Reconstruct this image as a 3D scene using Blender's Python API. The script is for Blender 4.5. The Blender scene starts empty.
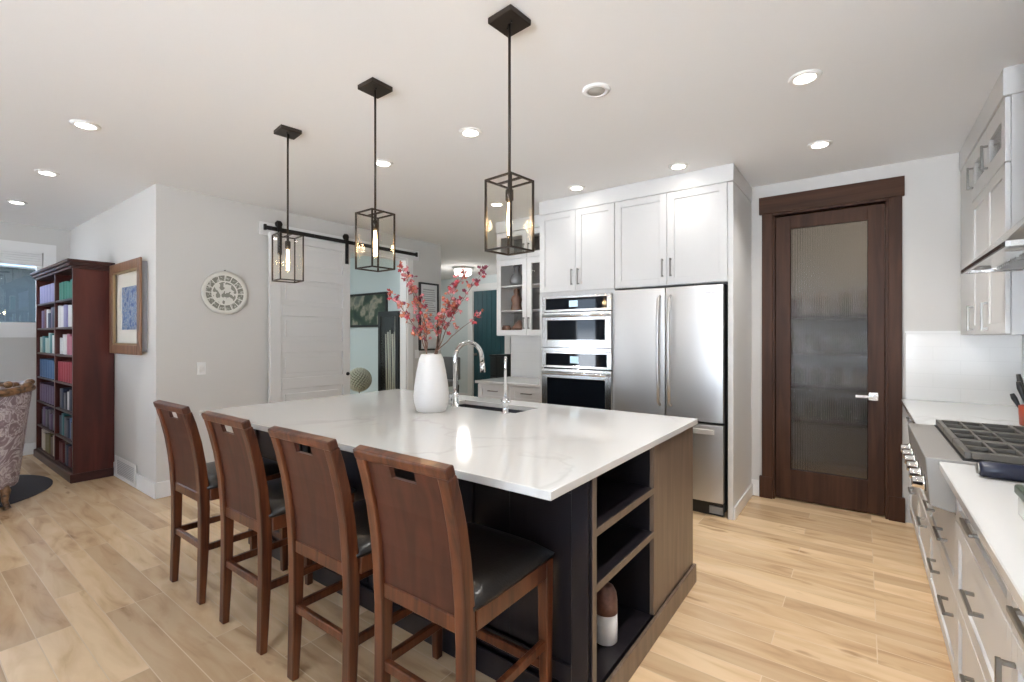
import bpy, bmesh, math, random
from mathutils import Vector, Matrix
random.seed(7)
S = bpy.context.scene
COL = S.collection
PI = math.pi

# ------------------------------------------------------------------ camera
cam_d = bpy.data.cameras.new('camera')
cam = bpy.data.objects.new('camera', cam_d); COL.objects.link(cam)
cam.location = (0, 0, 1.41)
cam.rotation_euler = (PI / 2, 0, math.radians(36.58))
cam_d.sensor_width = 36.0
cam_d.lens = 473.2 / 1024 * 36
cam_d.shift_y = -4.4 / 1024
cam_d.clip_start = 0.02
S.camera = cam
# ------------------------------------------------------------------ view, world, windows' daylight
S.view_settings.view_transform = 'Standard'
S.view_settings.look = 'None'
S.view_settings.gamma = 1.0
S.view_settings.use_curve_mapping = False
S.view_settings.exposure = 0.6
S.cycles.use_denoising = True
S.cycles.max_bounces = 10
S.cycles.diffuse_bounces = 6
S.cycles.glossy_bounces = 5
S.cycles.transmission_bounces = 8
S.cycles.transparent_max_bounces = 16
S.cycles.sample_clamp_indirect = 8.0
S.cycles.caustics_reflective = False
S.cycles.caustics_refractive = False
SKY = 10.0
w = bpy.data.worlds.new('sky'); S.world = w; w.use_nodes = True
nt = w.node_tree; nt.nodes.clear()
wo = nt.nodes.new('ShaderNodeOutputWorld'); bg = nt.nodes.new('ShaderNodeBackground')
tc = nt.nodes.new('ShaderNodeTexCoord'); sx = nt.nodes.new('ShaderNodeSeparateXYZ')
rp = nt.nodes.new('ShaderNodeValToRGB')
mr = nt.nodes.new('ShaderNodeMapRange')
mr.inputs['From Min'].default_value = -0.3; mr.inputs['From Max'].default_value = 0.8
e = rp.color_ramp.elements
# unseen ground made bright to lift the ceiling; sky above it kept dim
e[0].position = 0.0; e[0].color = (1.46, 1.58, 1.76, 1)
e[1].position = 0.25; e[1].color = (1.36, 1.48, 1.64, 1)
x = e.new(0.29); x.color = (0.34, 0.42, 0.52, 1)
x = e.new(1.0); x.color = (0.18, 0.30, 0.50, 1)
nt.links.new(tc.outputs['Generated'], sx.inputs[0]); nt.links.new(sx.outputs['Z'], mr.inputs['Value'])
nt.links.new(mr.outputs[0], rp.inputs[0]); nt.links.new(rp.outputs[0], bg.inputs['Color'])
bg.inputs['Strength'].default_value = SKY
nt.links.new(bg.outputs[0], wo.inputs[0])
SPOT_W, BULB_W = 30.0, 2.0
WARM = (1.0, 0.965, 0.92)


def light(name, kind, loc, energy, color=(1, 1, 1), size=0.1, size_y=None, rot=(0, 0, 0), portal=False, parent=None, spot=1.9, blend=0.7):
    d = bpy.data.lights.new(name, kind); d.energy = energy; d.color = color
    if kind == 'AREA':
        d.shape = 'RECTANGLE'; d.size = size; d.size_y = size_y or size
        if portal: d.cycles.is_portal = True
    else:
        d.shadow_soft_size = size
    if kind == 'SPOT':
        d.spot_size = spot; d.spot_blend = blend
    o = bpy.data.objects.new(name, d); COL.objects.link(o)
    o.location = loc; o.rotation_euler = rot
    if parent: o.parent = parent
    return o


# sky portals in the openings of the window wall behind the camera and of the window at left
light('window_portal', 'AREA', (-5.8, -3.18, 1.35), 1, size=0.7, size_y=2.2, rot=(PI / 2, 0, PI), portal=True)
light('window_portal', 'AREA', (-0.4, -3.18, 1.35), 1, size=2.4, size_y=2.2, rot=(PI / 2, 0, PI), portal=True)
light('window_portal', 'AREA', (-7.98, 0.15, 1.98), 1, size=2.1, size_y=0.85, rot=(PI / 2, 0, -PI / 2), portal=True)

# ------------------------------------------------------------------ materials
MATS = {}


def new_mat(name):
    m = bpy.data.materials.new(name); m.use_nodes = True
    n = m.node_tree; b = n.nodes['Principled BSDF']
    MATS[name] = m
    return m, n, b


def plain(name, col, rough=0.5, metal=0.0, bump=0.0, bscale=80.0, coat=0.0, spec=0.5, var=0.0):
    m, n, b = new_mat(name)
    b.inputs['Base Color'].default_value = (*col, 1)
    b.inputs['Roughness'].default_value = rough
    b.inputs['Metallic'].default_value = metal
    b.inputs['Coat Weight'].default_value = coat
    b.inputs['Specular IOR Level'].default_value = spec
    if bump or var:
        t = n.nodes.new('ShaderNodeTexCoord')
        z = n.nodes.new('ShaderNodeTexNoise'); z.inputs['Scale'].default_value = bscale
        n.links.new(t.outputs['Object'], z.inputs['Vector'])
        if bump:
            bp = n.nodes.new('ShaderNodeBump'); bp.inputs['Strength'].default_value = bump; bp.inputs['Distance'].default_value = 0.003
            n.links.new(z.outputs['Fac'], bp.inputs['Height']); n.links.new(bp.outputs[0], b.inputs['Normal'])
        if var:
            r = n.nodes.new('ShaderNodeValToRGB')
            r.color_ramp.elements[0].color = (*[c * (1 - var) for c in col], 1)
            r.color_ramp.elements[1].color = (*[min(1, c * (1 + var)) for c in col], 1)
            n.links.new(z.outputs['Fac'], r.inputs[0]); n.links.new(r.outputs[0], b.inputs['Base Color'])
    return m


def wood(name, dark, lite, scale=(3, 3, 40), rough=0.35, coat=0.15, spec=0.5):
    """grain: noise stretched along the axis with the smallest scale"""
    m, n, b = new_mat(name)
    t = n.nodes.new('ShaderNodeTexCoord'); mp = n.nodes.new('ShaderNodeMapping'); mp.inputs['Scale'].default_value = scale
    z = n.nodes.new('ShaderNodeTexNoise'); z.inputs['Scale'].default_value = 1.0; z.inputs['Detail'].default_value = 6; z.inputs['Distortion'].default_value = 0.8
    r = n.nodes.new('ShaderNodeValToRGB')
    r.color_ramp.elements[0].position = 0.3; r.color_ramp.elements[0].color = (*dark, 1)
    r.color_ramp.elements[1].position = 0.72; r.color_ramp.elements[1].color = (*lite, 1)
    n.links.new(t.outputs['Object'], mp.inputs[0]); n.links.new(mp.outputs[0], z.inputs['Vector'])
    n.links.new(z.outputs['Fac'], r.inputs[0]); n.links.new(r.outputs[0], b.inputs['Base Color'])
    bp = n.nodes.new('ShaderNodeBump'); bp.inputs['Strength'].default_value = 0.08; bp.inputs['Distance'].default_value = 0.002
    n.links.new(z.outputs['Fac'], bp.inputs['Height']); n.links.new(bp.outputs[0], b.inputs['Normal'])
    b.inputs['Roughness'].default_value = rough; b.inputs['Coat Weight'].default_value = coat; b.inputs['Coat Roughness'].default_value = 0.15
    b.inputs['Specular IOR Level'].default_value = spec
    return m


def emit(name, col, s):
    m, n, b = new_mat(name)
    b.inputs['Base Color'].default_value = (*col, 1)
    b.inputs['Emission Color'].default_value = (*col, 1); b.inputs['Emission Strength'].default_value = s
    return m


def glass(name, tint=(1, 1, 1), fac=0.08, rough=0.0):
    """thin clear pane: mostly lets light straight through, mirrors at grazing angles"""
    m, n, b = new_mat(name)
    n.nodes.remove(b)
    o = n.nodes['Material Output']
    tr = n.nodes.new('ShaderNodeBsdfTransparent'); tr.inputs[0].default_value = (*tint, 1)
    gl = n.nodes.new('ShaderNodeBsdfGlossy'); gl.inputs['Roughness'].default_value = rough
    lw = n.nodes.new('ShaderNodeLayerWeight'); lw.inputs['Blend'].default_value = 0.5
    pw = n.nodes.new('ShaderNodeMath'); pw.operation = 'POWER'; pw.inputs[1].default_value = 5.0
    ma = n.nodes.new('ShaderNodeMath'); ma.operation = 'MULTIPLY_ADD'; ma.inputs[1].default_value = 0.9; ma.inputs[2].default_value = fac / 2
    mx = n.nodes.new('ShaderNodeMixShader')
    n.links.new(lw.outputs['Facing'], pw.inputs[0]); n.links.new(pw.outputs[0], ma.inputs[0]); n.links.new(ma.outputs[0], mx.inputs[0]); n.links.new(tr.outputs[0], mx.inputs[1]); n.links.new(gl.outputs[0], mx.inputs[2])
    n.links.new(mx.outputs[0], o.inputs[0])
    return m


def floor_mat():
    m, n, b = new_mat('maple_floor')
    t = n.nodes.new('ShaderNodeTexCoord')
    br = n.nodes.new('ShaderNodeTexBrick')
    br.offset = 0.37; br.offset_frequency = 3; br.squash = 1.0
    br.inputs['Scale'].default_value = 1.0
    br.inputs['Brick Width'].default_value = 1.05; br.inputs['Row Height'].default_value = 0.125
    br.inputs['Mortar Size'].default_value = 0.0022; br.inputs['Mortar Smooth'].default_value = 0.1
    br.inputs['Bias'].default_value = 0.0
    br.inputs['Color1'].default_value = (0.0, 0.0, 0.0, 1); br.inputs['Color2'].default_value = (1, 1, 1, 1)
    br.inputs['Mortar'].default_value = (0.5, 0.5, 0.5, 1)
    n.links.new(t.outputs['Object'], br.inputs['Vector'])
    # long grain and cloudy figure
    mp = n.nodes.new('ShaderNodeMapping'); mp.inputs['Scale'].default_value = (1.3, 6.5, 1)
    z = n.nodes.new('ShaderNodeTexNoise'); z.inputs['Scale'].default_value = 1.5; z.inputs['Detail'].default_value = 7; z.inputs['Distortion'].default_value = 1.0
    # shift the grain by plank
    ad = n.nodes.new('ShaderNodeVectorMath'); ad.operation = 'ADD'
    sc = n.nodes.new('ShaderNodeVectorMath'); sc.operation = 'SCALE'; sc.inputs['Scale'].default_value = 9.0
    n.links.new(br.outputs['Color'], sc.inputs[0]); n.links.new(t.outputs['Object'], ad.inputs[0]); n.links.new(sc.outputs[0], ad.inputs[1])
    n.links.new(ad.outputs[0], mp.inputs[0]); n.links.new(mp.outputs[0], z.inputs['Vector'])
    r1 = n.nodes.new('ShaderNodeValToRGB')
    e = r1.color_ramp.elements
    e[0].position = 0.22; e[0].color = (0.45, 0.29, 0.155, 1); e[1].position = 0.62; e[1].color = (0.78, 0.58, 0.36, 1)
    x = e.new(0.44); x.color = (0.69, 0.49, 0.29, 1)
    n.links.new(z.outputs['Fac'], r1.inputs[0])
    r2 = n.nodes.new('ShaderNodeValToRGB')
    r2.color_ramp.elements[0].color = (0.74, 0.705, 0.685, 1); r2.color_ramp.elements[1].color = (1.06, 1.06, 1.06, 1)
    n.links.new(br.outputs['Color'], r2.inputs[0])
    mx = n.nodes.new('ShaderNodeMix'); mx.data_type = 'RGBA'; mx.blend_type = 'MULTIPLY'; mx.inputs['Factor'].default_value = 1
    n.links.new(r1.outputs[0], mx.inputs['A']); n.links.new(r2.outputs[0], mx.inputs['B'])
    # knots
    vz = n.nodes.new('ShaderNodeTexNoise'); vz.inputs['Scale'].default_value = 5.5; vz.inputs['Detail'].default_value = 3
    mp2 = n.nodes.new('ShaderNodeMapping'); mp2.inputs['Scale'].default_value = (0.55, 1.6, 1)
    n.links.new(t.outputs['Object'], mp2.inputs[0]); n.links.new(mp2.outputs[0], vz.inputs['Vector'])
    r3 = n.nodes.new('ShaderNodeValToRGB'); r3.color_ramp.elements[0].position = 0.66; r3.color_ramp.elements[1].position = 0.76
    r3.color_ramp.elements[0].color = (1, 1, 1, 1); r3.color_ramp.elements[1].color = (0.5, 0.42, 0.36, 1)
    n.links.new(vz.outputs['Fac'], r3.inputs[0])
    mk = n.nodes.new('ShaderNodeMix'); mk.data_type = 'RGBA'; mk.blend_type = 'MULTIPLY'; mk.inputs['Factor'].default_value = 1
    n.links.new(mx.outputs['Result'], mk.inputs['A']); n.links.new(r3.outputs[0], mk.inputs['B'])
    mo = n.nodes.new('ShaderNodeMix'); mo.data_type = 'RGBA'; mo.inputs['B'].default_value = (0.74, 0.60, 0.43, 1)
    ms = n.nodes.new('ShaderNodeMath'); ms.operation = 'MULTIPLY'; ms.inputs[1].default_value = 0.5; n.links.new(br.outputs['Fac'], ms.inputs[0]); n.links.new(ms.outputs[0], mo.inputs['Factor']); n.links.new(mk.outputs['Result'], mo.inputs['A'])
    n.links.new(mo.outputs['Result'], b.inputs['Base Color'])
    b.inputs['Roughness'].default_value = 0.27
    bp = n.nodes.new('ShaderNodeBump'); bp.inputs['Strength'].default_value = 0.25; bp.inputs['Distance'].default_value = 0.002; bp.invert = True
    n.links.new(br.outputs['Fac'], bp.inputs['Height'])
    bp2 = n.nodes.new('ShaderNodeBump'); bp2.inputs['Strength'].default_value = 0.12; bp2.inputs['Distance'].default_value = 0.003
    n.links.new(z.outputs['Fac'], bp2.inputs['Height']); n.links.new(bp.outputs[0], bp2.inputs['Normal'])
    n.links.new(bp2.outputs[0], b.inputs['Normal'])
    return m


def quartz_mat():
    m, n, b = new_mat('white_quartz')
    t = n.nodes.new('ShaderNodeTexCoord')
    z = n.nodes.new('ShaderNodeTexNoise'); z.inputs['Scale'].default_value = 1.1; z.inputs['Detail'].default_value = 5; z.inputs['Distortion'].default_value = 0.6
    n.links.new(t.outputs['Object'], z.inputs['Vector'])
    r = n.nodes.new('ShaderNodeValToRGB')
    e = r.color_ramp.elements
    e[0].position = 0.0; e[0].color = (0.62, 0.62, 0.61, 1); e[1].position = 1.0; e[1].color = (0.62, 0.62, 0.61, 1)
    for p, c in ((0.487, (0.615, 0.615, 0.605)), (0.503, (0.47, 0.46, 0.45)), (0.519, (0.615, 0.615, 0.605))):
        x = e.new(p); x.color = (*c, 1)
    z2 = n.nodes.new('ShaderNodeTexNoise'); z2.inputs['Scale'].default_value = 0.9; z2.inputs['Detail'].default_value = 2
    n.links.new(t.outputs['Object'], z2.inputs['Vector'])
    r2 = n.nodes.new('ShaderNodeValToRGB'); r2.color_ramp.elements[0].position = 0.53; r2.color_ramp.elements[1].position = 0.68
    n.links.new(z2.outputs['Fac'], r2.inputs[0])
    mx = n.nodes.new('ShaderNodeMix'); mx.data_type = 'RGBA'; mx.inputs['A'].default_value = (0.62, 0.62, 0.61, 1)
    n.links.new(z.outputs['Fac'], r.inputs[0]); n.links.new(r2.outputs[0], mx.inputs['Factor']); n.links.new(r.outputs[0], mx.inputs['B'])
    n.links.new(mx.outputs['Result'], b.inputs['Base Color'])
    b.inputs['Roughness'].default_value = 0.09
    return m


def steel_mat(name, col=(0.60, 0.59, 0.575), rough=0.40, scale=(260, 260, 2)):
    m, n, b = new_mat(name)
    t = n.nodes.new('ShaderNodeTexCoord'); mp = n.nodes.new('ShaderNodeMapping'); mp.inputs['Scale'].default_value = scale
    z = n.nodes.new('ShaderNodeTexNoise'); z.inputs['Scale'].default_value = 1; z.inputs['Detail'].default_value = 3
    n.links.new(t.outputs['Object'], mp.inputs[0]); n.links.new(mp.outputs[0], z.inputs['Vector'])
    mr = n.nodes.new('ShaderNodeMapRange'); mr.inputs['To Min'].default_value = rough - 0.015; mr.inputs['To Max'].default_value = rough + 0.025
    n.links.new(z.outputs['Fac'], mr.inputs['Value']); n.links.new(mr.outputs[0], b.inputs['Roughness'])
    # very faint ripple of the sheet
    z2 = n.nodes.new('ShaderNodeTexNoise'); z2.inputs['Scale'].default_value = 2.2; z2.inputs['Detail'].default_value = 1
    n.links.new(t.outputs['Object'], z2.inputs['Vector'])
    bp = n.nodes.new('ShaderNodeBump'); bp.inputs['Strength'].default_value = 0.25; bp.inputs['Distance'].default_value = 0.02
    n.links.new(z2.outputs['Fac'], bp.inputs['Height']); n.links.new(bp.outputs[0], b.inputs['Normal'])
    b.inputs['Base Color'].default_value = (*col, 1); b.inputs['Metallic'].default_value = 1.0
    return m


def tile_mat():
    m, n, b = new_mat('white_tile')
    t = n.nodes.new('ShaderNodeTexCoord')
    mp = n.nodes.new('ShaderNodeMapping'); mp.inputs['Rotation'].default_value = (PI / 2, 0, 0)
    br = n.nodes.new('ShaderNodeTexBrick')
    br.inputs['Scale'].default_value = 1.0; br.inputs['Brick Width'].default_value = 0.30; br.inputs['Row Height'].default_value = 0.10
    br.inputs['Mortar Size'].default_value = 0.0018
    br.inputs['Color1'].default_value = (0.79, 0.785, 0.765, 1); br.inputs['Color2'].default_value = (0.78, 0.775, 0.755, 1); br.inputs['Mortar'].default_value = (0.735, 0.73, 0.71, 1)
    n.links.new(t.outputs['Object'], mp.inputs[0]); n.links.new(mp.outputs[0], br.inputs['Vector'])
    n.links.new(br.outputs['Color'], b.inputs['Base Color'])
    b.inputs['Roughness'].default_value = 0.15
    return m


def ramp_mat(name, build, rough=0.6):
    """colour = ramp(noise) with several stops; build = (scale, detail, distortion, [(pos, col)])"""
    m, n, b = new_mat(name)
    sc, de, di, stops = build
    t = n.nodes.new('ShaderNodeTexCoord'); z = n.nodes.new('ShaderNodeTexNoise')
    z.inputs['Scale'].default_value = sc; z.inputs['Detail'].default_value = de; z.inputs['Distortion'].default_value = di
    n.links.new(t.outputs['Object'], z.inputs['Vector'])
    r = n.nodes.new('ShaderNodeValToRGB'); e = r.color_ramp.elements
    e[0].position = stops[0][0]; e[0].color = (*stops[0][1], 1); e[1].position = stops[-1][0]; e[1].color = (*stops[-1][1], 1)
    for p, c in stops[1:-1]:
        x = e.new(p); x.color = (*c, 1)
    n.links.new(z.outputs['Fac'], r.inputs[0]); n.links.new(r.outputs[0], b.inputs['Base Color'])
    b.inputs['Roughness'].default_value = rough
    return m


M_CEIL = plain('ceiling_paint', (0.82, 0.82, 0.82), 0.9, bump=0.05, bscale=60)
M_WALL = plain('greige_paint', (0.60, 0.585, 0.56), 0.85, bump=0.04, bscale=90)
M_OFFICE = plain('pale_blue_paint', (0.56, 0.64, 0.655), 0.85)
M_HALL = plain('pale_hall_paint', (0.66, 0.715, 0.715), 0.85)
M_TRIM = plain('white_trim', (0.78, 0.78, 0.77), 0.4)
M_CAB = plain('white_cabinet_lacquer', (0.655, 0.65, 0.64), 0.38)
M_CABIN = plain('cabinet_interior', (0.62, 0.61, 0.59), 0.5)
M_FLOOR = floor_mat()
M_QUARTZ = quartz_mat()
M_STEEL = steel_mat('brushed_steel')
M_STEEL_H = steel_mat('brushed_steel_horizontal', rough=0.2, scale=(2, 260, 260))
M_STEELDARK = plain('rangetop_steel', (0.30, 0.285, 0.265), 0.5, 0.55)
M_CHROME = plain('chrome', (0.75, 0.75, 0.76), 0.06, 1.0)
M_NICKEL = plain('satin_nickel', (0.30, 0.29, 0.27), 0.32, 1.0)
M_BLACKMETAL = plain('black_iron', (0.022, 0.021, 0.02), 0.45, 0.6)
M_BRONZE = plain('dark_bronze', (0.045, 0.035, 0.028), 0.4, 0.7)
M_BRASS = plain('aged_brass', (0.30, 0.17, 0.075), 0.3, 1.0)
M_BLACKGLASS = plain('black_appliance_glass', (0.006, 0.008, 0.012), 0.03, spec=0.28)
M_BLACK = plain('black_plastic', (0.012, 0.012, 0.013), 0.35)
M_GRATE = plain('cast_iron', (0.14, 0.13, 0.115), 0.42, 0.5, bump=0.2, bscale=300)
M_ISLAND = wood('espresso_wood', (0.008, 0.0068, 0.009), (0.017, 0.0135, 0.016), (22, 22, 2.0), 0.30, 0.1, 0.45)
M_ISLANDLITEDGE = wood('espresso_wood_lit_edge', (0.09, 0.065, 0.05), (0.14, 0.10, 0.078), (22, 22, 2.0), 0.35, 0.1)  # espresso lightened: light on the edges put into the colour
M_ISLANDEND = wood('walnut_stain_wood', (0.115, 0.077, 0.054), (0.20, 0.14, 0.10), (20, 20, 1.6), 0.36, 0.05)
M_STOOL = wood('cherry_stain_wood', (0.034, 0.008, 0.0035), (0.150, 0.046, 0.017), (26, 26, 2.2), 0.30, 0.1, 0.45)
M_STOOLPANEL = wood('cherry_stain_veneer', (0.036, 0.0098, 0.006), (0.080, 0.0235, 0.013), (18, 18, 1.5), 0.40, 0.05, 0.35)
M_LEATHER = plain('black_leather', (0.010, 0.008, 0.0075), 0.30, bump=0.25, bscale=130)
M_BOOKCASE = wood('mahogany_wood', (0.046, 0.011, 0.009), (0.115, 0.028, 0.021), (9, 9, 0.9), 0.36, 0.05, .4)
M_BOOKDARK = wood('mahogany_wood_moulding', (0.030, 0.010, 0.009), (0.065, 0.022, 0.018), (2, 9, 20), 0.4, 0.05, .35)
M_DARKDOOR = wood('dark_walnut_door', (0.034, 0.0135, 0.0065), (0.080, 0.034, 0.017), (22, 22, 1.5), 0.45, 0.0, 0.2)
M_DARKHEAD = wood('dark_walnut_trim', (0.034, 0.0135, 0.0065), (0.084, 0.036, 0.018), (1.5, 22, 22), 0.45, 0.0, 0.2)
M_FRAMEWOOD = wood('picture_frame_wood', (0.14, 0.065, 0.032), (0.26, 0.135, 0.075), (30, 30, 2), 0.4, 0.1)
M_GLASS = glass('clear_glass')
M_LANTERNGLASS = glass('lantern_glass', (0.995, 0.988, 0.97), 0.02)
M_FILAMENT = emit('filament_glow', (1.0, 0.74, 0.42), 8.0)
M_LAMP = emit('lamp_lens_lit', (1.0, 0.95, 0.87), 16.0)
M_LAMPOFF = plain('lamp_lens_unlit', (0.42, 0.41, 0.38), 0.35)
M_LAMPRIM = plain('lamp_trim_white', (0.80, 0.79, 0.77), 0.4)
M_VASE = plain('matte_white_ceramic', (0.70, 0.69, 0.68), 0.5, bump=0.12, bscale=14)
M_TEAL = wood('teal_door_paint', (0.010, 0.055, 0.070), (0.014, 0.070, 0.086), (20, 20, 1.5), 0.4, 0.1)
M_TWIG = plain('brown_twig', (0.16, 0.085, 0.06), 0.7)
M_BLOOM = [plain('blossom_red', (0.42, 0.045, 0.06), 0.6), plain('blossom_pink', (0.62, 0.22, 0.24), 0.6), plain('blossom_coral', (0.58, 0.20, 0.12), 0.6), plain('blossom_plum', (0.22, 0.04, 0.075), 0.6)]
M_TILE = tile_mat()
M_SINK = plain('charcoal_composite', (0.035, 0.036, 0.045), 0.4, bump=0.1, bscale=400)
M_TERRA = plain('red_glazed_ceramic', (0.42, 0.075, 0.04), 0.35)
M_NAVY = plain('navy_plastic', (0.012, 0.015, 0.035), 0.3)
M_DARKGREEN = plain('dark_green_lid', (0.03, 0.05, 0.03), 0.3)
M_FABRIC = ramp_mat('mauve_brocade', (6.5, 2.0, 3.2, [(0.30, (0.20, 0.145, 0.16)), (0.44, (0.27, 0.205, 0.225)), (0.50, (0.58, 0.53, 0.55)), (0.56, (0.26, 0.195, 0.215)), (0.70, (0.50, 0.44, 0.46))]), 0.8)
M_GILT = ramp_mat('carved_gilt_wood', (30, 3, 0.5, [(0.35, (0.06, 0.030, 0.012)), (0.6, (0.24, 0.125, 0.055))]), 0.4)
M_RUG = plain('dark_rug_wool', (0.055, 0.05, 0.055), 0.95, bump=0.6, bscale=300, var=0.3)




# ------------------------------------------------------------------ mesh building
class MB:
    """collects shapes; build() links them as ONE mesh object"""
    def __init__(s): s.bm = bmesh.new(); s.smooth = False

    def quadbox(s, P):
        v = [s.bm.verts.new(p) for p in P]
        for f in ((0, 3, 2, 1), (4, 5, 6, 7), (0, 1, 5, 4), (1, 2, 6, 5), (2, 3, 7, 6), (3, 0, 4, 7)):
            s.bm.faces.new([v[i] for i in f])
        return s

    def box(s, x0, x1, y0, y1, z0, z1):
        x0, x1 = min(x0, x1), max(x0, x1); y0, y1 = min(y0, y1), max(y0, y1); z0, z1 = min(z0, z1), max(z0, z1)
        return s.quadbox([(x0, y0, z0), (x1, y0, z0), (x1, y1, z0), (x0, y1, z0), (x0, y0, z1), (x1, y0, z1), (x1, y1, z1), (x0, y1, z1)])

    def bar(s, a, b, wx, wy, wx2=None, wy2=None, side=Vector((1, 0, 0))):
        """rectangular bar from a to b; wx is measured along `side`"""
        a, b = Vector(a), Vector(b); d = (b - a).normalized()
        u = side - d * side.dot(d)
        if u.length < 1e-4: u = Vector((0, 1, 0)) - d * d.y
        u.normalize(); v = d.cross(u)
        wx2 = wx if wx2 is None else wx2; wy2 = wy if wy2 is None else wy2
        def ring(c, p, q): return [c - u * p / 2 - v * q / 2, c + u * p / 2 - v * q / 2, c + u * p / 2 + v * q / 2, c - u * p / 2 + v * q / 2]
        return s.quadbox(ring(a, wx, wy) + ring(b, wx2, wy2))

    def sweep(s, pts, wx, ws, side=Vector((1, 0, 0))):
        """rectangular section along a polyline lying in a plane normal to `side`"""
        pts = [Vector(p) for p in pts]; rings = []
        for i, p in enumerate(pts):
            d = (pts[min(i + 1, len(pts) - 1)] - pts[max(i - 1, 0)]).normalized()
            v = d.cross(side).normalized(); h = ws[i] if isinstance(ws, (list, tuple)) else ws
            rings.append([s.bm.verts.new(p + side * sx * wx / 2 + v * sy * h / 2) for sx, sy in ((-1, -1), (1, -1), (1, 1), (-1, 1))])
        for a, b in zip(rings, rings[1:]):
            for k in range(4):
                s.bm.faces.new([a[k], a[(k + 1) % 4], b[(k + 1) % 4], b[k]])
        s.bm.faces.new(rings[0][::-1]); s.bm.faces.new(rings[-1])
        return s

    def tube(s, pts, r, seg=12, cap=True):
        pts = [Vector(p) for p in pts]; rings = []
        up = None
        for i, p in enumerate(pts):
            d = (pts[min(i + 1, len(pts) - 1)] - pts[max(i - 1, 0)]).normalized()
            if up is None:
                up = Vector((1, 0, 0)) if abs(d.x) < 0.8 else Vector((0, 1, 0))
            up = (up - d * up.dot(d)).normalized(); v = d.cross(up)
            rr = r[i] if isinstance(r, (list, tuple)) else r
            rings.append([s.bm.verts.new(p + (up * math.cos(2 * PI * k / seg) + v * math.sin(2 * PI * k / seg)) * rr) for k in range(seg)])
        for a, b in zip(rings, rings[1:]):
            for k in range(seg):
                f = s.bm.faces.new([a[k], a[(k + 1) % seg], b[(k + 1) % seg], b[k]]); f.smooth = True
        if cap:
            s.bm.faces.new(rings[0][::-1]); s.bm.faces.new(rings[-1])
        return s

    def lathe(s, prof, c=(0, 0, 0), seg=32, axis='z', smooth=True):
        c = Vector(c); rings = []
        for r, h in prof:
            ring = []
            for k in range(seg):
                a = 2 * PI * k / seg
                if axis == 'z': p = Vector((r * math.cos(a), r * math.sin(a), h))
                elif axis == 'x': p = Vector((h, r * math.cos(a), r * math.sin(a)))
                else: p = Vector((r * math.sin(a), h, r * math.cos(a)))
                ring.append(s.bm.verts.new(c + p))
            rings.append(ring)
        for a, b in zip(rings, rings[1:]):
            for k in range(seg):
                f = s.bm.faces.new([a[k], a[(k + 1) % seg], b[(k + 1) % seg], b[k]]); f.smooth = smooth
        s.bm.faces.new(rings[0][::-1]); s.bm.faces.new(rings[-1])
        return s

    def prism(s, pts, a0, a1, axis='y'):
        """polygon pts (2-D) extruded from a0 to a1 along axis: 'x': pts=(y,z), 'y': pts=(x,z), 'z': pts=(x,y)"""
        def P(p, a): return {'x': (a, p[0], p[1]), 'y': (p[0], a, p[1]), 'z': (p[0], p[1], a)}[axis]
        A = [s.bm.verts.new(P(p, a0)) for p in pts]; B = [s.bm.verts.new(P(p, a1)) for p in pts]
        s.bm.faces.new(A); s.bm.faces.new(B[::-1])
        n = len(pts)
        for k in range(n):
            s.bm.faces.new([A[k], B[k], B[(k + 1) % n], A[(k + 1) % n]])
        return s

    def sphere(s, c, r, seg=12, rings=8, sq=(1, 1, 1)):
        m = Matrix.Translation(c) @ Matrix.Diagonal((r * sq[0], r * sq[1], r * sq[2], 1))
        g = bmesh.ops.create_uvsphere(s.bm, u_segments=seg, v_segments=rings, radius=1, matrix=m)
        for v in g['verts']:
            for f in v.link_faces: f.smooth = True
        return s

    def frame(s, ax, u0, u1, z0, z1, f0, f1, wu, wz=None):
        """rectangular ring lying in the plane normal to ax ('y': u=x, 'x': u=y), from depth f0 to f1"""
        wz = wu if wz is None else wz
        s.abox(ax, u0, u0 + wu, f0, f1, z0, z1); s.abox(ax, u1 - wu, u1, f0, f1, z0, z1)
        s.abox(ax, u0 + wu, u1 - wu, f0, f1, z0, z0 + wz); s.abox(ax, u0 + wu, u1 - wu, f0, f1, z1 - wz, z1)
        return s

    def abox(s, ax, u0, u1, d0, d1, z0, z1):
        return s.box(u0, u1, d0, d1, z0, z1) if ax == 'y' else s.box(d0, d1, u0, u1, z0, z1)

    def shaker(s, ax, u0, u1, z0, z1, f, sgn=1, t=0.02, w=0.058, rec=0.009):
        """shaker front: outer face at depth f, the body goes to f+sgn*t"""
        s.frame(ax, u0, u1, z0, z1, f, f + sgn * t, w)
        s.abox(ax, u0 + w, u1 - w, f + sgn * rec, f + sgn * t, z0 + w, z1 - w)
        return s

    def build(s, name, mat, parent=None, world=False, bevel=0.0, seg=1, structure=False, smooth=None):
        """world=True: coordinates are world ones and are moved into the parent's frame"""
        bmesh.ops.recalc_face_normals(s.bm, faces=s.bm.faces)
        off = Vector((0, 0, 0))
        if parent is None:
            vs = [v.co for v in s.bm.verts]
            off = Vector(((min(v.x for v in vs) + max(v.x for v in vs)) / 2, (min(v.y for v in vs) + max(v.y for v in vs)) / 2, min(v.z for v in vs)))
        elif world:
            p = parent
            while p.parent: p = p.parent
            off = Vector(p.location)
        if off.length > 0:
            bmesh.ops.translate(s.bm, verts=s.bm.verts, vec=-off)
        me = bpy.data.meshes.new(name); s.bm.to_mesh(me); s.bm.free()
        o = bpy.data.objects.new(name, me); COL.objects.link(o)
        for m in (mat if isinstance(mat, (list, tuple)) else [mat]): me.materials.append(m)
        if parent is None: o.location = off
        else: o.parent = parent
        if bevel:
            b = o.modifiers.new('edge', 'BEVEL'); b.width = bevel; b.segments = seg; b.limit_method = 'ANGLE'; b.angle_limit = 0.7
        if structure: o['kind'] = 'structure'
        return o


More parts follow.
